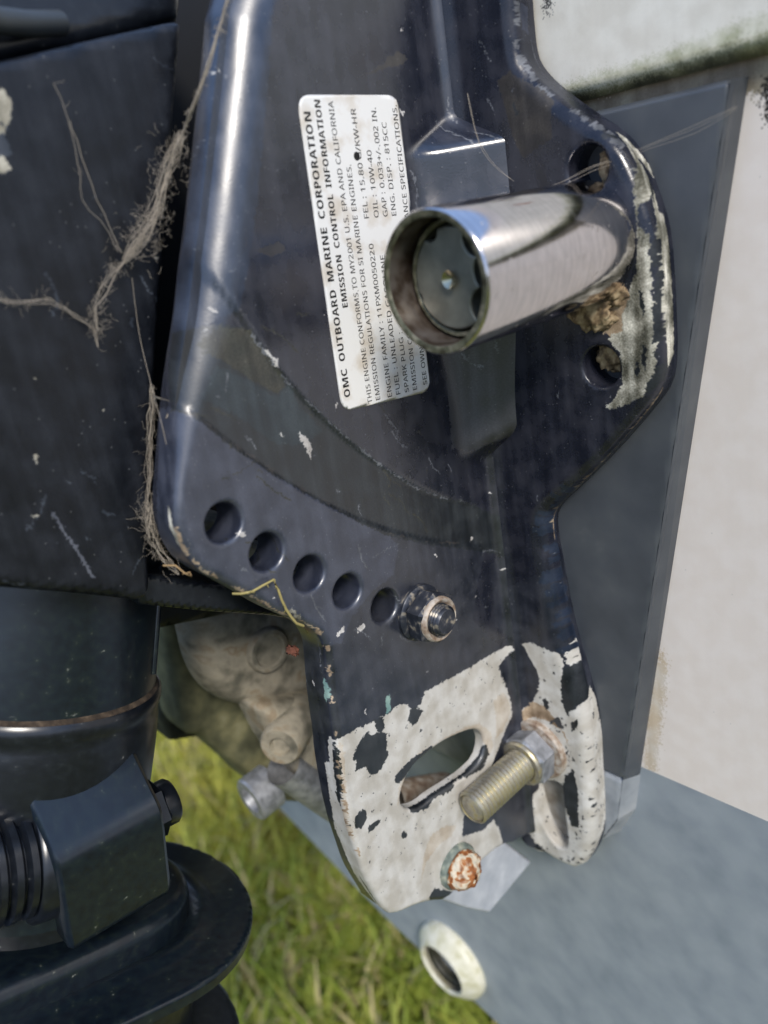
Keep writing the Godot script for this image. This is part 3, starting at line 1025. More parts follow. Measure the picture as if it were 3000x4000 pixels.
func build_bracket() -> void:
	var br := thing("clamp_bracket", "dark blue clamp bracket with five tilt pin holes and flaked white foot", "motor bracket", Vector3(0.0, 0.6, 0.03))
	# side plate paint
	var box := Rect2(-0.152, 0.595, 0.152, 0.35)
	var z := Zones.new(box, 4.5)
	z.fill(mm([-95.7,904,-76,905,-79.5,895.4,-84.5,881.6,-90.2,866.5,-95.7,853.3,-101.5,841,-105.5,833.9,-111.9,832.9,-123.4,824.4,-125.4,826,-115,853.6]), 15)  # highlight of the rounded aft edge, painted as brighter blue
	z.fill(mm([-137.4,818.1,-126.1,814.9,-122.1,810.9,-118.2,805.5,-111.6,798.4,-104.5,790.9,-96.9,783.2,-88.5,775.4,-79.5,767.2,-69.7,758.9,-54.6,750.1,-37.6,742,-26.2,735.8,-33.4,724.3,-38.2,711.6,-25.4,693.1,-0.8,657.6,-13.5,566.9,-126.5,634,-154,762.6]), 13)  # painted shading: the sheen fades to the right of the pin holes
	z.fill(mm([-137.4,818.1,-126.1,814.9,-122.1,810.9,-118.2,805.5,-111.6,798.4,-104.5,790.9,-96.9,783.2,-88.5,775.4,-79.5,767.2,-71.4,760.3,-66.9,753,-70.7,744.9,-81.1,743.2,-89.7,739.4,-96,732.9,-111.2,739.5,-150.7,773.8]), 1)
	z.fill(mm([-122.5,829.7,-117.5,831.7,-112.2,831.9,-105.9,830,-103.1,827.4,-101.5,822.6,-97.8,816.9,-95,812.7,-85.8,800.9,-77.7,790.9,-67.1,779.5,-55.2,768.4,-43.5,760.8,-32.8,755.1,-21.7,746.6,-6.6,740.7,-6.5,722.6,-38,739.9,-54.9,748.6,-69.9,757.8,-79.8,766.1,-88.8,774.4,-97.1,782.2,-104.8,789.7,-111.9,797.3,-118.5,804.4,-122.4,809.8,-126.4,813.9]), 2)
	z.fill(mm([-114.9,822.3,-106.7,816.7,-99.6,809.9,-95.1,812.5,-93.3,806.9,-86.7,797.1,-93.8,795.3,-102.6,798.1,-111.8,808.4,-120.7,815.7]), 9)
	z.fill(mm([-117.2,827.9,-111.1,831.1,-103.4,828.7,-100.9,821.9,-96.6,815.4,-96.2,812.2,-99.3,811.1,-106.5,817.3,-113.1,823.6]), 8)
	z.fill(mm([-26.2,728.5,-19.5,728.8,-12.1,723.7,-11.4,705.2,-10.5,694.5,-17.1,692.2,-26.6,702.8,-25.9,714.7]), 13)
	z.fill(mm([-107.8,700.5,-106.4,703,-104.4,702.8,-100.7,702.5,-97.4,702.1,-93.4,700.9,-89,700.6,-83.4,699.4,-80.1,699.8,-77.7,699.8,-74.6,697.7,-72.6,694.4,-68.6,694.4,-66,697.7,-59,696.9,-48.7,695.2,-41.1,694.3,-33.3,693.8,-20.5,692.1,-19.9,689.4,-24,687.5,-28,686.3,-27.1,683,-26.3,679.8,-24.5,674.5,-23.9,670.6,-23.2,665.9,-23.5,661,-27.9,657.9,-31.4,654.3,-39.5,646.3,-44.1,646.6,-48.8,645.6,-57.5,634.9,-59.4,628.1,-54.3,625.6,-48.3,622.4,-41.6,622.7,-38.9,615.1,-37.8,606.1,-46.4,605.7,-72.3,603.3,-100.3,620,-108.7,640.4,-110,669.7,-108.5,696.3]), 3)
	z.fill(mm([-112.4,691.9,-107.7,694,-108,670,-106.2,654.7,-99.5,622.4,-109.5,636.9,-115.7,662.6]), 3)
	for q in [mm([-49.5,672.5,-42.3,669.4,-36.6,661.8,-36.3,654.4,-39.3,652.4,-40.1,659.3,-41.9,666,-61.2,674.7,-72.4,675.9,-79.7,673.3,-84.2,667.8,-86.3,663.5,-84.8,668.9,-80.3,674.5,-73.1,676.8]), mm([-103.7,702.6,-103.1,697.7,-105.2,684.4,-106.4,672.9,-105.9,662.5,-106.6,665.9,-107,673.4,-106,684.4]), mm([-32.9,673.9,-27.1,674.6,-24.3,668.7,-23.6,663.9,-29.9,657.7,-33.8,657.3,-32.5,665.1]), mm([-74.3,640.4,-67.1,639.5,-61.3,635,-64.7,632.7,-72,633.7,-78.9,631.2,-82.9,624.8,-78.8,636])]:
		z.fill(q, 14)
	for q in [mm([-93.9,698.2,-92.4,698.2,-92.5,696.3,-88.5,695.4,-85.5,693.1,-85.9,689.6,-86.9,686.8,-86.1,685.2,-88.5,683,-90.8,681.8,-93.2,681.1,-95.1,683,-95.8,686.6,-97.9,687.4,-100.4,687.8,-99,690.5,-100.4,692.5,-98.6,695.3,-96.5,696.6]), mm([-104.1,671.8,-102,672.7,-99.6,671.6,-100,668,-102.7,666.1,-105.3,668.1]), mm([-100.2,664.5,-97.7,664.6,-95.1,663.9,-94.9,662.3,-97.4,662.4,-100.1,662.4]), mm([-87.1,651.2,-85.9,651.9,-84.7,649.4,-85.8,648.3,-87.2,649.9]), mm([-85.1,675,-81.6,676.1,-77.3,676.7,-72.3,676.3,-67.2,675.8,-66.2,674.3,-70.3,673.4,-75.5,673.3,-79.8,672.7,-84.2,671.4,-85.6,672.8]), mm([-89.4,701.3,-86,699.5,-85.7,695.6,-87.6,694.4,-89,696.4]), mm([-75.1,693,-72.2,691.2,-73.1,688.6,-75.1,690.9]), mm([-104.7,701.3,-104.5,698.6,-106,684.4,-107.6,676.6,-109,680.4,-107.4,684,-107.1,690.5]), mm([-73.8,694.9,-70.9,694.4,-68.5,691.3,-71.3,688.9,-73.6,688.8,-75.3,691.5]), mm([-39.8,658,-39.1,653.1,-43.9,649.1,-49.6,650.7,-57,652.8,-62,651.6,-69.7,654.2,-73.7,652.5,-80.8,655.9,-81.2,658.1,-75.4,656.8,-65,655.3,-52.1,653.2,-43.9,654.8]), mm([-80.2,615.7,-77.1,617.2,-74,613.7,-67.6,607.2,-70.7,606.4,-75,608.6,-79,612.2]), mm([-107.5,643.8,-106,641.7,-104.3,635.5,-102.3,629.8,-102.3,628.2,-104.7,633.6,-106.6,639.2])]:
		z.fill(q, 4)
	z.fill(mm([-37, 776, -30, 773, -16, 775, -16, 828, -30, 832, -38, 826, -35, 800]), 16)
	for q in [mm([-137.1,792.7,-136.5,790.9,-136.7,787.2,-135.9,785.3,-135.5,781.8,-136.6,781.8,-137.6,784.3,-138.6,786.4,-138.2,790]), mm([-107.6,745.5,-109.5,749.4,-110.4,751.8,-109.3,751.6,-107.2,747])]:
		z.fill(q, 5)
	for q in [mm([-120.4,778.9,-118.9,779.7,-118.4,777.8,-119.4,777.8]), mm([-96.8,736.2,-94.4,738,-93.1,737.7,-94,736.1,-96.4,735.4]), mm([-89,734.9,-86,735.1,-85.6,733.2,-88.7,732.6]), mm([-101.1,823.4,-100,823,-97.6,819.8,-97.2,817.3,-98.2,819.2,-99.7,821.1]), mm([-94.6,798.8,-92.4,796.8,-91.5,793.8,-92.7,790.2,-93.3,793.5,-94.5,797])]:
		z.fill(q, 11)
	for q in [mm([-96.7,846.9,-89.7,847.9,-87.5,846.1,-90.5,844.9,-92.8,844.5]), mm([-54.4,884.5,-48.4,886,-43,887.8,-42,889.4,-37.2,890.5,-34.2,888.8,-37.2,887.4,-42.6,886.6,-48.6,885.4])]:
		z.fill(q, 7)
	for q in [mm([-103.5,723.3,-102.4,723,-102.9,717.5,-104.3,715,-104.8,716.4]), mm([-83,705.5,-81.2,705.2,-81.9,700.1,-83.9,699.4])]:
		z.fill(q, 10)
	z.path(mm([-136.1,787.3,-135.4,780.7,-133.1,774.6,-125.4,766.2,-119.8,759.8,-113.8,752.6,-106.5,745.3,-102.3,740.7,-100.8,735.1]), 0.0005, 6, rng, 0.75)
	z.path(mm([-100.4,734.4,-101.5,724.5,-103,713.6,-104.3,702,-105.4,692.7,-106.5,670.2,-105.3,656]), 0.0005, 6, rng, 0.35)
	z.path(mm([-126.2,814.7,-122.1,810.6,-118.2,805.3,-111.6,798.2,-104.6,790.7,-96.9,782.9,-88.6,775.2,-79.6,766.9,-69.7,758.7,-54.7,749.8,-37.7,741.7]), 0.0004, 7, rng, 0.45)
	z.path(mm([-103.1,827.4,-97.8,816.9,-95,812.7,-85.8,800.9,-77.7,790.9,-67.1,779.5,-55.2,768.4,-43.5,760.8,-32.8,755.1]), 0.0004, 12, rng, 0.5)
	z.scratches(70, Vector2(-0.13, 0.70), Vector2(-0.02, 0.90), 0.012, 0.00022, 12, rng)
	z.scratches(40, Vector2(-0.13, 0.76), Vector2(-0.05, 0.83), 0.014, 0.0003, 8, rng, Vector2(1.0, -0.8))
	z.scratches(26, Vector2(-0.13, 0.70), Vector2(-0.02, 0.90), 0.0022, 0.0006, 11, rng)
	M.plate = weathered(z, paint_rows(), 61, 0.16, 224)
	M.plate.metallic_specular = 0.72
	M.plate.clearcoat_enabled = true
	M.plate.clearcoat = 0.5
	M.plate.clearcoat_roughness = 0.24
	var holes := []
	for c in [mm([-123.5,783.6])[0], mm([-113.2,770.8])[0], mm([-101.3,758.8])[0], mm([-89.4,747.5])[0], mm([-76.3,736])[0]]:
		holes.append(circle(c, 0.0052, 36))
	holes.append(chaikin(mm([-84.6,663.7,-83.5,667.3,-79.1,672.2,-72,673.8,-61.4,673.4,-49.9,670.4,-43.7,667.5,-40.4,663.5,-39.8,658.3,-43.3,652.7,-51.4,651.9,-60.8,653.1,-69.6,654.8,-75.8,654.8,-80.6,656.9,-83.4,659.8]), 1))
	var outline := chaikin(mm([-87.2,904.4,-94.4,886.6,-100.5,872.3,-108,854.8,-112.1,846,-117.2,834,-122.2,824.1,-126.3,815,-131.2,802.5,-133.8,796.2,-135.6,790.8,-136.2,786.1,-135.6,780.2,-133.3,773.9,-125.6,765.6,-120,759.1,-114,751.8,-106.7,744.8,-102.7,740.3,-100.9,734.7,-101.3,729.3,-103.1,718.7,-104.1,709.1,-104.6,702.2,-106,693.1,-107,670.6,-105.9,656.1,-105.1,645.7,-102.6,635.7,-99.5,623.7,-94.5,619.8,-88,617.2,-80,612.6,-71.8,605.7,-62.6,607.2,-53.8,608.1,-38.3,606.5,-29.2,600.1,-8,596,-8,936,-60,940]), 1)
	var rim := func(p: Vector2) -> float:
		var up := smoothstep(0.795, 0.835, p.y)
		return lerpf(0.0024, 0.0108, up * smoothstep(-0.06, -0.075, p.x))
	var parts := cast(side_at(0.0), outline, holes, rim, 0.0014, 0.0125, 0.001, plate_height, box, func(p): return 1 if gusset_height(p) > -0.0005 else 0, true, func(p): return 0.0048 if p.y < 0.70 else 0.0125, 0.0048)
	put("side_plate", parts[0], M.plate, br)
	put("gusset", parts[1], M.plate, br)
	# flange paint
	var fbox := Rect2(-0.014, 0.57, 0.098, 0.38)
	var zf := Zones.new(fbox, 4.5)
	zf.fill(mm([-14, 570, 84, 570, 84, 752, 40, 735, 10, 722, -14, 705]), 13)
	zf.fill(mm([17.2,879.4,21.6,880.5,25.4,877.9,30.5,874.6,34.3,870.7,33.5,861.8,23.8,858.6,20.6,865.1,18.8,873.8]), 7)
	zf.fill(mm([24.2,896.9,29.6,895.4,28.6,889.4,24.8,890.3]), 1)
	zf.fill(mm([51.5,862.9,54.9,862.5,58.6,859.6,60.5,858.7,65.4,854.9,66.2,850.9,59.9,855.1,57.5,855.1,55.9,856.5,54.3,860,61.1,851.7,63.5,846.5,64,840.7,67.3,840.3,68.5,834,69.2,823.3,69.5,814.5,69.2,801.2,64.2,798.3,63.1,810.1,62.6,819.2,62.2,828.1,61.5,836.7,61.4,845.1,57.8,841.4,57.9,837.1,60.5,834.3,60.7,828.2,61.2,814.7,61.6,805.4,61,795.7,57.2,791.1,50.5,787.6,45.3,787,49,790.6,51.4,794.3,51.3,803.4,47.7,807.3,50.2,812.1,54.3,819.6,57.2,826.2,58,834.5,57,845.7,56.2,854]), 5)
	zf.fill(mm([38.2,814.6,42.6,816,47.5,818.4,53.4,822.2,54.4,818.7,51.9,813.8,52.2,809.7,48.1,808.7,42.2,810.3,38.6,811.9]), 6)
	for q in [mm([62.5,849.4,63.1,846.5,62.5,842.5,61.8,843.8]), mm([60.9,832.5,62.8,832.8,62.3,825.9,61.2,826.8]), mm([62.1,825,62.9,823.6,62.4,811.9,63.1,810.1,62.7,806.3,61.2,806.3,61.2,814.7]), mm([58.1,805.8,59.1,805.8,58.7,799.1,57.9,800.5]), mm([57.7,820.8,58.4,819.8,59,815.7,58.7,813.8,58,816.6]), mm([58.9,794.7,62.2,799.7,63.8,801.1,64.2,797.8,61.5,794.3,58.8,792.2])]:
		zf.fill(q, 4)
	zf.fill(mm([4.4,692.6,8.8,694.4,13.6,693.7,20,693.5,21.7,689.5,20.7,678.4,21.2,673.2,22.1,668,27.9,673.8,32.2,678.9,36.9,674.2,40.5,651.3,39.7,614.1,22,587.4,10.4,584.1,2,586.9,-5.3,587.2,0.7,590.1,6.1,588.2,-3.9,600.2,-3.7,605.4,-7.9,608.1,-3.5,618,3.6,624.9,-5.5,628.3,-10.6,638.6,-2.8,657.5,6.6,667.2,9.3,672.6,10.7,677.3,10.3,681.7,6.7,688.3]), 3)
	zf.fill(mm([22.2,695.2,24,697.8,25.6,697.7,26.7,690.6,26.8,688.7,24.5,688.6,22.6,689.2,22.2,692.3]), 3)
	zf.fill(mm([-7.5,651,-1.9,657.9,6.6,667.2,12.3,666.7,17.5,661.8,21.5,652.8,20,658.6,13.1,660.6,5.8,659.6,-2.4,653.9,-7.2,646.4]), 6)
	zf.scratches(110, Vector2(0.012, 0.592), Vector2(0.036, 0.668), 0.0026, 0.0006, 4, rng, Vector2(0.1, 1.0))
	for q in [mm([21.8,686.9,24.6,688.9,27.4,687.6,29.2,681.7,30.7,677,25.1,672,22.1,667.3,20.2,672.7,20.5,680.4]), mm([18.8,637.5,22.7,641.6,24,631.8,22.5,613.1,19.6,612.2,17.4,620.5,16.2,627.7]), mm([14.2,661.1,17.7,664.7,20.1,660.8,18.6,659.4,16,661.1]), mm([11.3,670.5,14.1,670.3,13.7,666.6,11.9,665.8]), mm([23.5,664.4,26.4,667,25.8,664,23.5,660.2])]:
		zf.fill(q, 4)
	zf.path(mm([30.7,758.1,22.1,749.8,19.5,743.2,19.2,732.7,20.4,720.3,21.9,707.7,24,696]), 0.0065, 15, rng, 1.0)  # sky reflection on the rim, painted as a lighter bluish strip
	zf.path(mm([62.2,792.2,57.5,785.9,44.4,771.1,29.9,756.7,21.6,748.7,18.8,743.1,18.8,736.1]), 0.0008, 6, rng, 0.85)
	zf.path(mm([23.7,897,23.5,886.3,24.4,882.2,29.2,875.9,38.8,867.8,49.1,860.7,54.2,855.5]), 0.0006, 12, rng, 0.6)
	zf.scratches(30, Vector2(0.0, 0.74), Vector2(0.055, 0.90), 0.008, 0.00022, 12, rng)
	zf.scratches(22, Vector2(0.02, 0.78), Vector2(0.066, 0.87), 0.004, 0.0010, 4, rng, Vector2(0.0, 1.0))
	M.flange = weathered(zf, paint_rows(), 67, 0.2, 212)
	var fholes := [circle(mm([44.2,852.6,38,853.5,50.2,851.7])[0], 0.0060), circle(mm([44.8,799.2,38.7,799,50.9,799.4])[0], 0.0060), chaikin(mm([1.1,623.7,7,628.3,15.8,632.1,16.6,627.1,16.2,619.8,16.7,605.7,16.4,599.3,13.8,596.5,10.7,595.8,7.1,599.1,4,606.4,2.3,616.2]), 1)]
	var frim := func(p: Vector2) -> float: return lerpf(0.0042, 0.0038, smoothstep(0.67, 0.72, p.y)) + 0.003 * smoothstep(0.66, 0.70, p.y) * smoothstep(0.775, 0.745, p.y)
	var fheight := func(p: Vector2) -> float:
		var r := 0.006
		var c := r - p.x
		if c <= 0.0:
			return 0.0
		c = minf(c, r * 0.72)
		return r - sqrt(r * r - c * c)
	put("transom_flange", cast(aft_at(FLANGE), chaikin(mm([24,901.7,23.9,890.6,24.3,883.9,26.3,880.1,30.4,875.6,39.7,867.8,49.2,861,53.7,856.4,56.8,850.7,60.7,840.3,62.5,832.7,63.2,817.4,63.4,800.1,62,792.9,57.2,786.2,44.1,771.4,29.6,757,20.8,748.9,18.1,743.8,18,735.9,19.1,727.3,20.2,716.6,21.2,708.4,23.3,696.7,26.5,684.1,29,671,30.1,659,29.6,642.3,29.2,618.8,27.7,603.6,20.9,587.9,10.6,585.7,1.9,587,-7.5,586.1,-11,598,-11,936]), 1), fholes, frim, 0.0011, 0.0102, 0.001, fheight, fbox)[0], M.flange, br)
	put("slot_floor", flat_sheet(PackedVector2Array([Vector2(-0.003, 0.5965), Vector2(0.0205, 0.5965), Vector2(0.0215, 0.665), Vector2(-0.006, 0.665)]), aft_at(FLANGE - 0.0065), fbox), speckled(0.02, [[0.0, Color(0.42, 0.38, 0.33)], [0.5, Color(0.56, 0.54, 0.51)], [1.0, Color(0.66, 0.65, 0.63)]], 68, 9.0, 0.8), br)
	# what has gathered in the two bolt holes and over the second one
	put("mud_plug", lump(Vector3(0.0048, 0.0068, 0.0035), 0.35, 5, 18), M.mud, br, Transform3D(Basis(), Vector3(0.0488, 0.852, FLANGE - 0.0075))).set_meta("label", "pale mud plug in the upper bolt hole")
	put("mud_plug", lump(Vector3(0.0055, 0.0050, 0.0035), 0.5, 9, 18), M.mud, br, Transform3D(Basis(), Vector3(0.0458, 0.8018, FLANGE - 0.0065)))
	put("mud_plug", lump(Vector3(0.0075, 0.0052, 0.0030), 0.55, 14, 18), M.mud, br, Transform3D(Basis(), Vector3(0.0435, 0.8150, FLANGE - 0.0004)))
	put("mud_plug", lump(Vector3(0.0040, 0.0030, 0.0018), 0.5, 15, 18), M.mud, br, Transform3D(Basis(), Vector3(0.0505, 0.8195, FLANGE - 0.0002)))

# ------------------------------------------------------------------ information label
func build_label() -> void:
	var root := thing("information_label", "white printed information label with rounded corners on the dark bracket", "label", Vector3(0.0, 0.80, 0.06))
	var c := mm([-75.4,880.9,-39.6,879.9,-43,796.7,-79.4,800.4])
	# rounded corners
	var o := PackedVector2Array()
	var r := 0.0042
	for i in 4:
		var p := c[i]
		var a := (c[(i + 3) % 4] - p).normalized()
		var b := (c[(i + 1) % 4] - p).normalized()
		for k in 7:
			var t := k / 6.0
			o.append((p + a * r).lerp(p, t).lerp(p.lerp(p + b * r, t), t))
	var w := 256
	var h := 560
	var crack := FastNoiseLite.new()
	crack.noise_type = FastNoiseLite.TYPE_CELLULAR
	crack.cellular_return_type = FastNoiseLite.RETURN_DISTANCE2_SUB
	crack.cellular_distance_function = FastNoiseLite.DISTANCE_EUCLIDEAN
	crack.frequency = 0.016
	crack.domain_warp_enabled = true
	crack.domain_warp_amplitude = 14.0
	crack.domain_warp_frequency = 0.03
	crack.seed = 3
	var stain := FastNoiseLite.new()
	stain.seed = 8
	stain.frequency = 0.012
	var im := Image.create_empty(w, h, false, Image.FORMAT_RGB8)
	for y in h:
		for x in w:
			var s := stain.get_noise_2d(x, y)
			var v := Color(0.885, 0.88, 0.865).lerp(Color(0.79, 0.755, 0.70), clampf(s * 1.7, 0.0, 1.0))
			var low := smoothstep(250.0, 330.0, float(y)) * (1.0 - smoothstep(480.0, 530.0, float(y)))
			var e := crack.get_noise_2d(x, y) + 1.0
			if e < 0.022 and low * (0.5 + 0.9 * stain.get_noise_2d(x * 2.0 + 90, y * 2.0)) > 0.22:
				v = v.lerp(Color(0.42, 0.39, 0.35), 0.75)
			im.set_pixel(x, y, v)
	var m := plain(Color.WHITE, 0.32)
	m.albedo_texture = ImageTexture.create_from_image(im)
	var box := Rect2(-0.0800, 0.7960, 0.041, 0.0855)
	put("sticker", cast(side_at(0.00025), o, [], func(_p): return 0.0002, 0.001, 0.0002, 0.0012, null, box)[0], m, root)
	var ink := plain(Color(0.075, 0.07, 0.07), 0.6)
	var B := true
	var lines := [
		["OMC  OUTBOARD  MARINE  CORPORATION", -75.44, 803.9, -72.05, 876.9, 2.15, B],
		["EMISSION  CONTROL  INFORMATION", -70.72, 828.0, -68.27, 879.5, 1.9, B],
		["THIS ENGINE CONFORMS TO MY2001 U.S. EPA AND CALIFORNIA", -67.73, 799.9, -63.93, 879.1, 1.6, false],
		["EMISSION REGULATIONS FOR SI MARINE ENGINES.", -64.45, 800.0, -61.27, 863.7, 1.6, false],
		["ENGINE FAMILY : 11PXM0050220", -59.65, 799.6, -57.70, 843.0, 1.65, false],
		["FEL : 15.80 G/KW-HR", -57.75, 849.75, -56.49, 877.1, 1.65, false],
		["FUEL : UNLEADED GASOLINE", -56.16, 799.4, -54.09, 839.4, 1.65, false],
		["OIL : 10W-40", -54.0, 849.5, -53.1, 866.7, 1.65, false],
		["SPARK PLUG :", -52.46, 799.1, -51.6, 817.0, 1.65, false],
		["GAP : 0.033+/-.002 IN.", -50.5, 849.35, -49.08, 877.0, 1.65, false],
		["EMISSION CONTROL :", -48.96, 798.9, -47.6, 826.5, 1.65, false],
		["ENG. DISP. : 815CC", -47.1, 849.2, -45.9, 873.3, 1.65, false],
		["SEE OWNER'S MANUAL FOR MAINTENANCE SPECIFICATIONS.", -44.26, 799.35, -40.98, 877.4, 1.65, false]]
	for l in lines:
		var f := SystemFont.new()
		f.font_names = PackedStringArray(["Droid Sans"])
		f.font_weight = 700 if l[6] else 400
		var t := TextMesh.new()
		t.font = f
		t.text = l[0]
		t.font_size = 32
		t.pixel_size = 0.01
		t.depth = 0.02
		t.horizontal_alignment = HORIZONTAL_ALIGNMENT_LEFT
		var bb := t.get_aabb()
		var a := Vector3(0.00028, l[2] * 0.001, -l[1] * 0.001)
		var b := Vector3(0.00028, l[4] * 0.001, -l[3] * 0.001)
		var d := (b - a).normalized()
		var sx := a.distance_to(b) / bb.size.x
		var cap := 0.228
		var sy: float = l[5] * 0.001 / cap
		# letters stand away from the baseline towards +z
		var upv := Vector3.RIGHT.cross(d).normalized()
		var base_y := -0.06
		t.vertical_alignment = VERTICAL_ALIGNMENT_CENTER
		var low := bb.position.y
		if not (l[0] as String).contains("/"):
			low = bb.position.y
		var xf := Transform3D(Basis(d * sx, upv * sy, Vector3.RIGHT * 0.002), a - d * sx * bb.position.x - upv * sy * low)
		put("printed_line", t, ink, root, xf)
	# a punched dark spot in the print
	put("dark_spot", turned(PackedVector2Array([Vector2(0.0011, 0.0), Vector2(0.0010, 0.00012), Vector2(0.0, 0.00012)]), 20), ink, root, along(Vector3.RIGHT, Vector3(0.0003, 0.8656, 0.0587)))

# ------------------------------------------------------------------ lock sleeve over the tilt bolt
func build_lock() -> void:
	var root := thing("lock_sleeve", "polished stainless lock sleeve standing out of the bracket flange", "lock", Vector3(0.041, 0.8333, FLANGE))
	var xf := Transform3D(Basis(Vector3.RIGHT, Vector3(0, 0, 1), Vector3(0, -1, 0)), Vector3(0.041, 0.8335, FLANGE - 0.001))
	var L := 0.0622
	var r := 0.0166
	put("sleeve", turned(PackedVector2Array([Vector2(r, 0.0), Vector2(r, L - 0.0006), Vector2(r - 0.00018, L - 0.0002), Vector2(r - 0.0005, L)]), 128, Vector2(1, 16)), M.steel, root, xf)
	put("sleeve_rim", turned(PackedVector2Array([Vector2(r - 0.0005, L), Vector2(r - 0.0017, L), Vector2(r - 0.0021, L - 0.0003)]), 96), M.steel_rim, root, xf)
	put("sleeve_bore", turned(PackedVector2Array([Vector2(r - 0.0021, L - 0.0003), Vector2(r - 0.0023, L - 0.02), Vector2(0.0, L - 0.02)]), 96), M.steel_in, root, xf)
	# keyed lock nut inside: a disc with notches and a thin collar
	var f := aft_at(0.0)
	f.origin = Vector3(0.041, 0.8335, FLANGE + L - 0.0078)
	var disc := circle(Vector2.ZERO, 0.0119, 64)
	var notches := [circle(Vector2(0.0085, 0.0085), 0.0040, 24), circle(Vector2(0.0090, -0.0066), 0.0042, 24), circle(Vector2(-0.0055, 0.0112), 0.0024, 20), circle(Vector2(-0.0118, -0.0042), 0.0012, 14), circle(Vector2(0.0118, 0.0010), 0.0050, 24)]
	var ln := put("lock_nut", cast(f, disc, notches, func(_p): return 0.0006, 0.0004, 0.008, 0.00045, null, Rect2(0, 0, 1, 1))[0], M.steel_disc, root)
	var cx := Transform3D(xf.basis, f.origin)
	put("lock_collar", turned(PackedVector2Array([Vector2(0.0126, -0.010), Vector2(0.0126, -0.0012), Vector2(0.0130, -0.0008), Vector2(0.0136, -0.0008), Vector2(0.0139, -0.0014), Vector2(0.0139, -0.010)]), 64), M.steel_rim, root, cx)
	put("centre_mark", turned(PackedVector2Array([Vector2(0.0021, 0.00008), Vector2(0.0004, -0.0011), Vector2(0.0, -0.0011)]).duplicate(), 32), plain(Color(0.72, 0.71, 0.62), 0.25, 1.0), ln, Transform3D(xf.basis, f.origin + Vector3(0.0, 0, 0.0012)))

# ------------------------------------------------------------------ bolts and nuts
func build_fasteners() -> void:
	# mounting bolt through the flange slot, pointing aft
	var c := Vector3(0.0074, 0.6455, FLANGE)
	var b := thing("mounting_bolt", "long threaded mounting bolt with flange nut pointing aft at the bracket foot", "bolt", c)
	var aft := Basis(Vector3.RIGHT, Vector3(0, 0, 1), Vector3(0, -1, 0))
	put("washer", turned(PackedVector2Array([Vector2(0.0127, -0.001), Vector2(0.0127, 0.0018), Vector2(0.0121, 0.0024), Vector2(0.006, 0.0024)]), 64), M.washer, b, Transform3D(aft, c))
	put("nut", hexagon(0.0186, 0.0088, 0.0009), M.zinc, b, Transform3D(aft * Basis(Vector3.UP, 0.42), c + Vector3(0, 0, 0.0024)))
	put("nut_collar", turned(PackedVector2Array([Vector2(0.0092, 0.0), Vector2(0.0094, 0.0009), Vector2(0.0088, 0.0018), Vector2(0.0072, 0.0019), Vector2(0.0064, 0.0012)]), 48), M.plated, b, Transform3D(aft, c + Vector3(0, 0, 0.0110)))
	put("threaded_shank", turned(thread_profile(0.0065, 0.0305, 0.00190), 48), M.plated, b, Transform3D(aft, c + Vector3(0, 0, 0.0114)))
	# pivot bolt end with its nut on the side plate
	var n := mm([-62.6,727.2])[0]
	var p := Vector3(0.0, n.y, -n.x)
	var nb := thing("tilt_stop_nut", "black flanged nut on a bolt end beside the last tilt pin hole", "nut", p)
	var out := along(Vector3.RIGHT, p)
	var worn := speckled(0.024, [[0.0, Color(0.13, 0.145, 0.18)], [0.52, Color(0.21, 0.225, 0.26)], [0.66, Color(0.34, 0.34, 0.35)], [0.74, Color(0.52, 0.49, 0.44)], [1.0, Color(0.68, 0.65, 0.60)]], 71, 16.0, 0.36, 0.4, 0.008)
	put("flange_washer", turned(PackedVector2Array([Vector2(0.0096, -0.0005), Vector2(0.0096, 0.0012), Vector2(0.0090, 0.0018), Vector2(0.0070, 0.0022), Vector2(0.004, 0.0022)]), 56), worn, nb, out)
	put("hex_nut", hexagon(0.0158, 0.0068, 0.0008), worn, nb, Transform3D(out.basis * Basis(Vector3.UP, 0.2), p + Vector3(0.002, 0, 0)))
	put("nut_crown", turned(PackedVector2Array([Vector2(0.0076, 0.0), Vector2(0.0075, 0.0012), Vector2(0.0069, 0.0018), Vector2(0.0062, 0.0016), Vector2(0.0054, 0.0006)]), 48), M.washer, nb, Transform3D(out.basis, p + Vector3(0.0084, 0, 0)))
	put("bolt_end", turned(thread_profile(0.0052, 0.0042, 0.0011), 40), worn, nb, Transform3D(out.basis, p + Vector3(0.0085, 0, 0)))
	# rusted bolt head at the foot
	n = mm([-64.6,618.3])[0]
	p = Vector3(0.0, n.y, -n.x)
	var rb := thing("rusted_bolt_head", "rusted round bolt head near the tip of the white bracket foot", "bolt", p)
	out = along(Vector3.RIGHT, p)
	put("bolt_flange", turned(PackedVector2Array([Vector2(0.0088, -0.001), Vector2(0.0090, 0.0016), Vector2(0.0083, 0.0026), Vector2(0.004, 0.0027)]), 40), speckled(0.03, [[0.0, Color(0.25, 0.28, 0.26)], [0.5, Color(0.42, 0.46, 0.43)], [1.0, Color(0.62, 0.62, 0.55)]], 72, 14.0, 0.85, 0.0, 0.03), rb, out)
	put("bolt_cap", lump(Vector3(0.0076, 0.0066, 0.0076), 0.20, 33, 22), M.rust, rb, Transform3D(out.basis, p + Vector3(0.0034, 0, 0)))
	# anode block under the bracket foot
	var an := thing("anode_block", "bright bare metal anode block behind the rusted bolt head", "anode", Vector3(-0.01, 0.56, 0.03))
	put("block", cast(side_at(-0.006), mm([-72,603.4,-57.6,584.7,-45.1,570.8,-14.6,574,-29.6,597.6,-53.6,605.9]), [], func(_p): return 0.0012, 0.001, 0.03, 0.001, null, Rect2(0, 0, 1, 1))[0], M.anode, an)

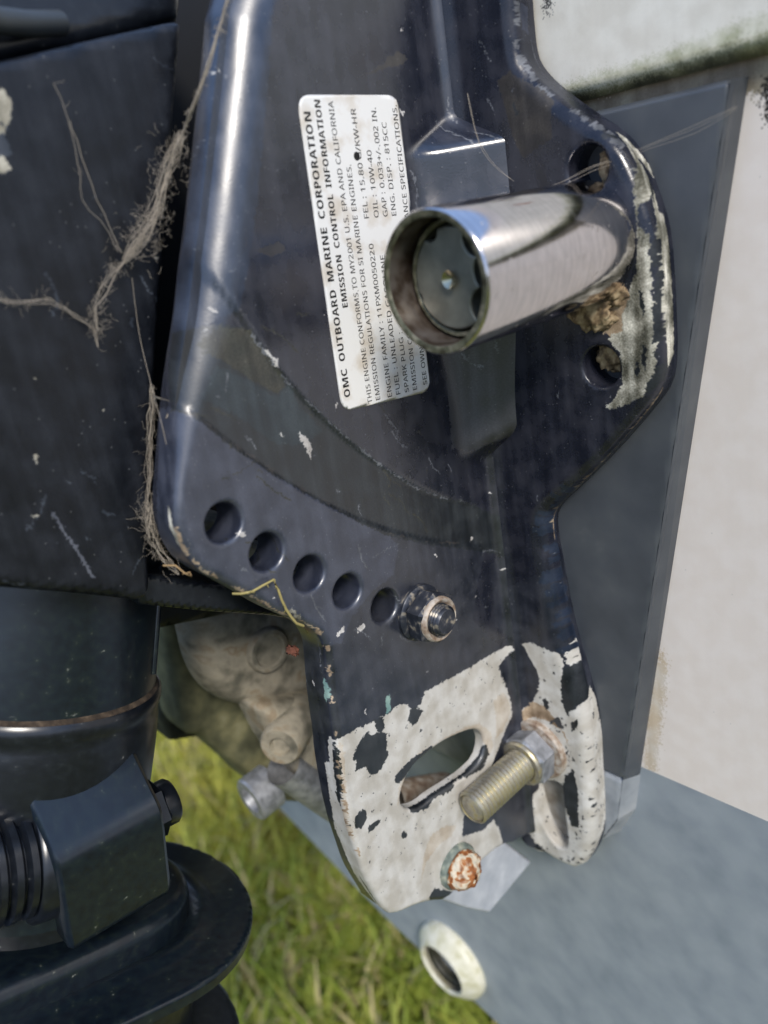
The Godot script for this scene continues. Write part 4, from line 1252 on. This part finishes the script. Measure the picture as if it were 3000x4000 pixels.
# ------------------------------------------------------------------ outboard motor
func build_motor() -> void:
	var mo := thing("outboard_motor", "dark blue outboard motor leg and swivel casting left of the bracket", "outboard motor", Vector3(-0.072, 0.42, 0.27))
	# swivel side panel
	var box := Rect2(-0.26, 0.70, 0.20, 0.24)
	var z := Zones.new(box, 3.2)
	z.fill(mm([-142.8,879.4,-140.8,879.3,-140.2,877.1,-140.1,875.3,-142,874.8,-143.9,876.1]), 1)
	z.fill(mm([-142.7,889.3,-138.3,888,-136.9,886.2,-137.3,884.7,-138.1,883.2,-139.2,881.1,-140.8,879.3,-146.1,879]), 5)
	z.fill(mm([-146.9,876.6,-142.5,875.1,-141.6,873.8,-141.7,872.5,-143.1,871.5,-148.5,872.1]), 5)
	z.fill(mm([-156.8,795.9,-156.2,795.5,-155.5,791.4,-153.6,784.7,-151.9,775.6,-152.4,775.6,-154.3,785.2,-156,791.2]), 3)
	z.scratches(60, Vector2(-0.20, 0.77), Vector2(-0.10, 0.90), 0.010, 0.00028, 1, rng)
	z.scratches(16, Vector2(-0.20, 0.77), Vector2(-0.10, 0.90), 0.0025, 0.0006, 5, rng)
	var rows := [
		[Color(0.050, 0.060, 0.082), Color(0.088, 0.10, 0.125), 0.42, 0.5, 0.75, 0.6],
		[Color(0.17, 0.19, 0.22), Color(0.25, 0.27, 0.30), 0.4, 0.5, 0.5, 0.8],
		[Color(0.1, 0.1, 0.1), Color(0.1, 0.1, 0.1), 0.5, 0.5, 0, 1],
		[Color(0.30, 0.31, 0.34), Color(0.36, 0.37, 0.40), 0.5, 0.4, 0, 0.5],
		[Color(0.1, 0.1, 0.1), Color(0.1, 0.1, 0.1), 0.5, 0.5, 0, 1],
		[Color(0.55, 0.53, 0.47), Color(0.70, 0.68, 0.62), 0.85, 0.1, 0.3, 2.0]]
	var pm := weathered(z, rows, 81, 0.10)
	put("swivel_panel", cast(side_at(-0.022), chaikin(mm([-139.2,761.6,-155.2,771.7,-169.4,779.9,-184,788.4,-197.7,797.2,-165,888.9,-136.7,893.7,-114.2,898.2,-91,902.5,-89.4,902.7,-89.4,900.7,-94,889.5,-99.1,876,-107.6,854.8,-116,833,-124,810.4,-131.7,786.8,-137.7,768.5]), 1), [], func(_p): return 0.0022, 0.001, 0.030, 0.002, null, box)[0], pm, mo)
	var hose := stm()
	tube(hose, mm3([-28,903.9,137.3,-28,902.7,131.8,-30,902.8,124.9,-34,904.2,115.3]), 0.0028, 0.0028, 20)
	hose.generate_normals()
	put("rubber_hose", hose.commit(), plain(Color(0.22, 0.235, 0.24), 0.45), mo)
	put("upper_cover", cast(side_at(-0.034), mm([-154,914,-76.6,918.9,-81.2,905.7,-83.7,905,-108.3,900.4,-132.2,895.7,-162.4,890.5]), [], func(_p): return 0.004, 0.001, 0.03, 0.002, null, Rect2(0, 0, 1, 1))[0], M.dark, mo)
	put("cross_bar", cast(side_at(-0.028), mm([-138.1,769.4,-125.6,761.2,-108.6,751.8,-95.1,741.5,-82.8,727.6,-83.6,724.4,-100.2,736.2,-121.4,748.3,-140.8,760.3]), [], func(_p): return 0.0012, 0.001, 0.02, 0.0015, null, Rect2(0, 0, 1, 1))[0], M.dark, mo)
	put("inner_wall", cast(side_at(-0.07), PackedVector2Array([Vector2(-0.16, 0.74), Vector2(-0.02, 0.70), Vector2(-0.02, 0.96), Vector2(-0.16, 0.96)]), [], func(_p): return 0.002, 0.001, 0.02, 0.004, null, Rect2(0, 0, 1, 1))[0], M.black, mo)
	# the leg and its mounts stand in the motor's own tilted frame
	var f := Transform3D(Basis(Vector3.RIGHT, Vector3(0, 0.934, -0.358).normalized(), Vector3(0, 0.358, 0.934).normalized()), Vector3(-0.072, 0, 0))
	var at := func(up: float, aft: float) -> Transform3D: return Transform3D(f.basis, f * Vector3(0, up, aft))
	put("leg_tube", turned(PackedVector2Array([Vector2(0.0340, 0.56), Vector2(0.0340, 0.624), Vector2(0.0338, 0.700)]), 72), M.blue, mo, at.call(0.0, 0.4115))
	put("leg_ridge", turned(PackedVector2Array([Vector2(0.0330, 0.555), Vector2(0.0352, 0.600), Vector2(0.0356, 0.611), Vector2(0.0354, 0.6150), Vector2(0.0352, 0.6165), Vector2(0.0356, 0.6185), Vector2(0.0360, 0.6205), Vector2(0.0359, 0.6225), Vector2(0.0352, 0.6236), Vector2(0.0344, 0.6232), Vector2(0.0338, 0.6226)]), 72), M.dark, mo, at.call(0.0, 0.4115))
	put("dirt_ring", turned(PackedVector2Array([Vector2(0.0339, 0.6250), Vector2(0.0343, 0.6243), Vector2(0.0347, 0.6240), Vector2(0.0350, 0.6234)]), 72), speckled(0.04, [[0.0, Color(0.10, 0.08, 0.06)], [0.5, Color(0.20, 0.16, 0.12)], [1.0, Color(0.40, 0.34, 0.27)]], 95, 12.0, 0.95, 0.0, 0.03), mo, at.call(0.0, 0.4115))
	put("leg_rib", turned(PackedVector2Array([Vector2(0.0011, -0.018), Vector2(0.0012, 0.016), Vector2(0.0006, 0.018), Vector2(0.0, 0.0184)]), 16), M.blue, mo, at.call(0.648, 0.3865) * Transform3D(Basis(), Vector3(0.0228, 0, 0)))
	build_mount(mo, f)

func build_mount(mo: Node3D, f: Transform3D) -> void:
	# lower mount block: a long casting with a sloping upper face and a rounded edge
	var tilt := f * Transform3D(Basis(Vector3.RIGHT, 0.225), Vector3(0, 0.5918, 0.4092))
	var section := chaikin(PackedVector2Array([Vector2(-0.035, 0.0215), Vector2(0.020, 0.0210), Vector2(0.0285, 0.0175), Vector2(0.0400, 0.0065), Vector2(0.0458, 0.0015), Vector2(0.0462, -0.0040), Vector2(0.0445, -0.018), Vector2(0.0435, -0.0290), Vector2(0.0415, -0.0325), Vector2(-0.035, -0.0325)]), 2)
	put("mount_block", bar_of(section, -0.0165, 0.0130), M.blue, mo, tilt)
	var side := tilt * Transform3D(Basis(Vector3.RIGHT, Vector3(0, 0, -1), Vector3(0, 1, 0)), Vector3(0.0270, -0.0115, -0.0165))
	var mb := put("mount_bolt", hexagon(0.0165, 0.0085, 0.0012), M.blue, mo, side)
	put("bolt_point", turned(PackedVector2Array([Vector2(0.0075, 0.006), Vector2(0.0075, 0.0115), Vector2(0.0066, 0.0126), Vector2(0.0, 0.0126)]), 32), M.dark, mb, side)
	var rings := PackedVector2Array()
	for i in 6:
		var y := i * 0.0042
		rings.append(Vector2(0.0135, y))
		rings.append(Vector2(0.0155, y + 0.0012))
		rings.append(Vector2(0.0155, y + 0.0030))
		rings.append(Vector2(0.0135, y + 0.0040))
	put("bellows_cap", turned(PackedVector2Array([Vector2(0.0195, -0.006), Vector2(0.0195, 0.0030), Vector2(0.0185, 0.0042), Vector2(0.0165, 0.0044), Vector2(0.0160, 0.0034), Vector2(0.012, 0.0034)]), 48), M.dark, mo, f * Transform3D(Basis(Vector3.RIGHT, Vector3(0, 0, 1), Vector3(0, -1, 0)), Vector3(0.0240, 0.5810, 0.4205)))
	put("mount_bellows", turned(rings, 48), M.dark, mo, f * Transform3D(Basis(Vector3.RIGHT, Vector3(0, 0, 1), Vector3(0, -1, 0)), Vector3(0.0270, 0.5810, 0.4200)))
	# splash plate: round-nosed, across the leg
	var o := PackedVector2Array()
	for k in 25:
		var t := PI * k / 24
		o.append(Vector2(cos(t) * 0.0485, 0.0 + sin(t) * 0.0485))
	o.append(Vector2(-0.0485, -0.13))
	o.append(Vector2(0.0485, -0.13))
	var flat := f * Transform3D(Basis(Vector3.RIGHT, Vector3(0, 0, -1), Vector3(0, 1, 0)), Vector3(0.003, 0.535, 0.3835))
	put("splash_plate", cast(flat, o, [], func(_p): return 0.0014, 0.001, 0.0045, 0.002, func(p): return 0.0022 * smoothstep(0.004, -0.004, absf(Vector2(p.x, maxf(p.y, 0.0)).length() - 0.030) - 0.0016), Rect2(0, 0, 1, 1))[0], M.blue, mo)
	put("plate_step", cast(flat * Transform3D(Basis(), Vector3(0, 0, 0.012)), chaikin(PackedVector2Array([Vector2(0.031, -0.13), Vector2(0.031, -0.01), Vector2(0.022, 0.018), Vector2(0.0, 0.026), Vector2(-0.022, 0.018), Vector2(-0.031, -0.01), Vector2(-0.031, -0.13)]), 2), [], func(_p): return 0.005, 0.001, 0.014, 0.0015, null, Rect2(0, 0, 1, 1))[0], M.blue, mo)
	put("lower_leg", turned(PackedVector2Array([Vector2(0.036, 0.30), Vector2(0.036, 0.5245)]), 64), M.dark, mo, Transform3D(f.basis, f * Vector3(0, 0, 0.389)))
	put("lower_plate", cast(flat * Transform3D(Basis(), Vector3(0, 0, -0.050)), o, [], func(_p): return 0.002, 0.001, 0.005, 0.002, null, Rect2(0, 0, 1, 1))[0], M.dark, mo)
	put("leg_core", soft_box(Vector3(0.028, 0.045, 0.022), 0.008), M.dark, mo, f * Transform3D(Basis(), Vector3(-0.022, 0.590, 0.405)))

# a rounded section (x, up) drawn out along z
func bar_of(p: PackedVector2Array, z0: float, z1: float) -> ArrayMesh:
	var s := stm()
	var n := p.size()
	s.set_smooth_group(0)
	for i in n:
		var a := p[i]
		var b := p[(i + 1) % n]
		var q := [Vector3(a.x, a.y, z0), Vector3(b.x, b.y, z0), Vector3(b.x, b.y, z1), Vector3(a.x, a.y, z1)]
		for e in [0, 1, 2, 0, 2, 3]:
			s.add_vertex(q[e])
	for e in [[z0, z0 - 0.0012], [z1, z1 + 0.0012]]:
		var c := Vector2.ZERO
		for v in p:
			c += v / n
		s.set_smooth_group(1)
		for i in n:
			var a := p[i]
			var b := p[(i + 1) % n]
			var a2 := a + (c - a).normalized() * 0.0012
			var b2 := b + (c - b).normalized() * 0.0012
			var q := [Vector3(a.x, a.y, e[0]), Vector3(b.x, b.y, e[0]), Vector3(b2.x, b2.y, e[1]), Vector3(a2.x, a2.y, e[1]), Vector3(c.x, c.y, e[1])]
			for w in ([0, 2, 1, 0, 3, 2, 3, 4, 2] if e[1] < e[0] else [0, 1, 2, 0, 2, 3, 3, 2, 4]):
				s.add_vertex(q[w])
	s.index()
	s.generate_normals()
	return s.commit()

# box with all edges rounded; half sizes
func soft_box(half: Vector3, r: float) -> ArrayMesh:
	var s := stm()
	s.set_smooth_group(0)
	var cut := [-1.0, -0.9, -0.6, -0.3, 0.3, 0.6, 0.9, 1.0]
	var n := 10
	for axis in 3:
		for sg in [-1.0, 1.0]:
			for i in n:
				for j in n:
					var q := []
					for c in [[0, 0], [1, 0], [1, 1], [0, 1]]:
						var u: float = _grade((i + c[0]) / float(n) * 2.0 - 1.0)
						var v: float = _grade((j + c[1]) / float(n) * 2.0 - 1.0)
						var p := Vector3()
						p[axis] = sg
						p[(axis + 1) % 3] = u
						p[(axis + 2) % 3] = v
						p = p * half
						var core := p.clamp(-half + Vector3.ONE * r, half - Vector3.ONE * r)
						q.append(core + (p - core).normalized() * r if p.distance_to(core) > 1e-9 else p)
					for e in ([0, 2, 1, 0, 3, 2] if sg > 0 else [0, 1, 2, 0, 2, 3]):
						s.add_vertex(q[e])
	s.index()
	s.generate_normals()
	return s.commit()

func _grade(t: float) -> float:
	return signf(t) * (1.0 - pow(1.0 - absf(t), 2.2))

# ------------------------------------------------------------------ corroded castings between the brackets
func build_inner_casting() -> void:
	var ca := thing("inner_casting", "stained beige swivel casting hanging behind the dark bracket", "casting", Vector3(-0.1, 0.6, 0.06))
	var nobox := Rect2(0, 0, 1, 1)
	put("bowl", cast(side_at(-0.085), chaikin(mm([-101.7,728.3,-103.4,713,-104.4,701,-103.3,689.6,-99.6,679.6,-93,670.6,-83.3,662.7,-67.6,655.4,-47.5,649.4,-26.1,692]), 2), [], func(_p): return 0.014, 0.001, 0.015, 0.002, null, nobox)[0], M.beige, ca)
	put("web", cast(side_at(-0.115), chaikin(mm([-100.6,721.8,-102.5,700.7,-104.2,681,-106.3,660.7,-105.1,651,-99.3,647.8,-94.8,637.6,-85,617.5,-77.4,600,-71.6,588.6,-53,574.6,-16.3,621.4,-3.6,675.7]), 1), [], func(_p): return 0.006, 0.001, 0.03, 0.002, null, nobox)[0], M.olive, ca)
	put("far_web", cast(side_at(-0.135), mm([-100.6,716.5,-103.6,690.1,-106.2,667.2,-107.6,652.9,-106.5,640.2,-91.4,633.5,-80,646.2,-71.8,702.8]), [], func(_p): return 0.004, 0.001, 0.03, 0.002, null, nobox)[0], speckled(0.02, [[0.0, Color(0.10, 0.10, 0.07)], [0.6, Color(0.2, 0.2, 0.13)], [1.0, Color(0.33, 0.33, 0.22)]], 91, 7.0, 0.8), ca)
	var b := mm([-74.7,690.8])[0]
	put("boss", turned(PackedVector2Array([Vector2(0.0098, -0.006), Vector2(0.0098, 0.002), Vector2(0.0090, 0.0032), Vector2(0.0072, 0.0034), Vector2(0.0066, 0.0026), Vector2(0.0, 0.0026)]), 40), M.beige, ca, along(Vector3.RIGHT, Vector3(-0.085, b.y, -b.x)))
	put("pin_web", cast(side_at(-0.030), mm([-115.5,776.2,-104.9,773.3,-98.1,759.8,-91.5,757,-85.2,744.1,-77.9,741.2,-71,730.1,-64,727.1,-56.2,716,-48.4,712.8,-49.6,707.4,-68,719.6,-86.9,737.1,-100.4,751,-112.4,764.3,-116.6,772.2]), [], func(_p): return 0.002, 0.001, 0.012, 0.002, null, nobox)[0], M.beige, ca)
	put("lever", cast(side_at(-0.075), chaikin(mm([-89.6,674.3,-88.1,666.5,-84.7,647.8,-77.2,627.7,-65.7,608.9,-49,631.5,-48.7,656.6,-72.6,666.1]), 1), [], func(_p): return 0.006, 0.001, 0.02, 0.002, null, nobox)[0], M.beige, ca)
	b = mm([-83.6,656.6])[0]
	put("lever_pin", turned(PackedVector2Array([Vector2(0.0090, -0.02), Vector2(0.0090, 0.0045), Vector2(0.0080, 0.0058), Vector2(0.0045, 0.0058), Vector2(0.0038, 0.003), Vector2(0.0, 0.003)]), 40), M.beige, ca, along(Vector3(0.55, 0.05, 0.83), Vector3(-0.072, b.y, -b.x)))
	var rod := mm3([-80,638.1,83,-80,589.5,54.5])
	var s := stm()
	tube(s, rod, 0.0085, 0.0085, 24)
	s.generate_normals()
	put("tie_rod", s.commit(), M.zinc, ca)
	rod = mm3([-40,623.3,60.8,-40,606,29.4])
	s = stm()
	tube(s, rod, 0.009, 0.009, 24)
	s.generate_normals()
	put("trim_rod", s.commit(), M.washer, ca)
	var h := mm3([-100,615.5,93,-100,616.7,71.5])
	var hb := thing("hanging_bolt", "grey socket bolt sticking out below the beige casting over the grass", "bolt", h[0])
	var d := (h[0] - h[1]).normalized()
	put("head", turned(PackedVector2Array([Vector2(0.0105, -0.012), Vector2(0.0105, -0.001), Vector2(0.0096, 0.0), Vector2(0.0062, 0.0), Vector2(0.0055, -0.004), Vector2(0.0, -0.004)]), 40), M.zinc, hb, along(d, h[0]))
	put("shank", turned(PackedVector2Array([Vector2(0.006, -0.05), Vector2(0.006, -0.011), Vector2(0.0105, -0.012)]), 32), M.olive, hb, along(d, h[0]))
	# reddish dead leaf scrap by the bracket's foot
	var l := mm([-100.8,726.3])[0]
	var lf := thing("leaf_scrap", "small reddish dry leaf scrap caught behind the bracket's lower arm", "leaf", Vector3(-0.02, l.y, -l.x))
	put("scrap", lump(Vector3(0.0026, 0.0013, 0.0016), 0.9, 55, 12), plain(Color(0.40, 0.24, 0.18), 0.9), lf, Transform3D(Basis(), Vector3(-0.02, l.y, -l.x)))

# ------------------------------------------------------------------ cobwebs and threads
func build_webs() -> void:
	web("cobweb_rope", "long twisted grey cobweb rope hanging from the top between motor and bracket", mm3([6,899.7,94.2,4,893.1,97.6,0,884.8,101.2,-5,880.2,102.6,-12,875.5,102.7]), 5, 0.00014, 0.0002, 0.0003, M.silk, 50, 0.002)
	web("cobweb_clump", "thick dusty cobweb clump under the twisted rope on the motor panel", mm3([-12,875.5,102.7,-13,872.9,104.6,-14,870.4,106,-15,866.6,108.5,-16,862.7,110.4,-17,859,111.9,-17,855.3,115.5,-18,852.2,119.4,-19,849.4,122.5]), 24, 0.00007, 0.0007, 0.0016, M.silk, 420, 0.0032)
	web("cobweb_trail", "thin fuzzy cobweb trail running down from the dusty clump", mm3([-19,849.4,122.5,-19,847.3,126,-20,844.1,129.3,-20,840.8,132.3,-20,835.4,133.4]), 6, 0.00006, 0.0005, 0.0010, M.silk, 90, 0.004)
	web("cobweb_branch", "grey cobweb branch running in from the left edge of the motor panel", mm3([-20,846.2,154.1,-20,844.8,149.4,-20,843.9,142.2,-20,839.7,137.9,-20,835.3,134,-20,831.2,134.5]), 5, 0.00006, 0.0004, 0.0006, M.silk, 60, 0.003)
	web("cobweb_thread", "fine cobweb thread with two specks high on the motor panel", mm3([-20,888.6,127.3,-20,881.1,126,-20,869.4,127.2,-20,864.4,127.9,-20,856.7,123.8,-20,851.8,122.9]), 1, 0.00006, 0.0003, 0.0002, M.silk, 5, 0.003)
	web("cobweb_thread", "finer second thread beside the speckled one on the motor panel", mm3([-20,881.1,126,-20,864.1,124.5,-20,851.6,122.1]), 1, 0.00006, 0.0002, 0.0002, M.silk)
	web("spider_line", "single long spider line from the clump down to the bracket edge", mm3([-20,845.4,121.1,-20,829.8,123.3,-12,812.1,127.4,-5,806.6,130.9]), 1, 0.00007, 0.00005, 0.0001, M.silk)
	web("cobweb_fringe", "pale cobweb fringe along the lower right edge of the motor panel", mm3([-20,819,123.4,-19,811.4,126.6,-19,799.9,130.4,-19,789.5,134.1,-19,781,136.1]), 9, 0.00006, 0.0006, 0.0009, M.silk, 60, 0.004)
	web("cobweb_tuft", "tangled cobweb tuft at the lower corner of the motor panel", mm3([-18,789.7,134,-17,785.1,135.3,-17,779.9,135.8,-15,776.1,135.5,-12,770.8,134.1]), 7, 0.00007, 0.0008, 0.0013, M.silk, 90, 0.006)
	web("fibre_curl", "curled tan fibre below the tangled cobweb tuft", mm3([-12,774.7,137.5,-10,774.1,134.9,-8,771.9,133.9,-8,770.2,132.5,-8,771.6,132.6,-8,772,134.6]), 1, 0.0003, 0.0001, 0.0001, M.silk_tan)
	web("cobweb_loop", "looped white thread between motor panel and bracket", mm3([-8,811.9,127.7,-8,815.3,125.1,-8,817.1,128.1,-15,817,126.4]), 2, 0.00012, 0.0002, 0.0005, M.silk)
	web("yellow_thread", "yellowish bent thread stuck on the plate below the pin holes", mm3([-4,762.2,124.2,1.2,762.9,121.2,1.8,763.6,114.5,1.6,759.9,113.7,1.2,753.3,112.4,1,747.5,109.9,0,744.8,107.3]), 1, 0.00035, 0.00008, 0.0001, plain(Color(0.62, 0.57, 0.36), 0.8), 12, 0.002)
	web("spider_line", "straight spider line crossing above the steel sleeve to the pad", mm3([27.2,848.5,24,40.6,850.2,24,49.9,852.3,24,51.4,853.4,13,59.3,855.1,13,71.5,857,13,81.5,859.9,13]), 3, 0.00004, 0.00004, 0.0008, M.silk)
	web("spider_line", "faint spider line in the upper corner of the bracket flange", mm3([27.9,852.9,28,22.2,857.9,28,17.4,865.1,28,15.1,877.1,28]), 2, 0.00005, 0.0001, 0.0006, M.silk)
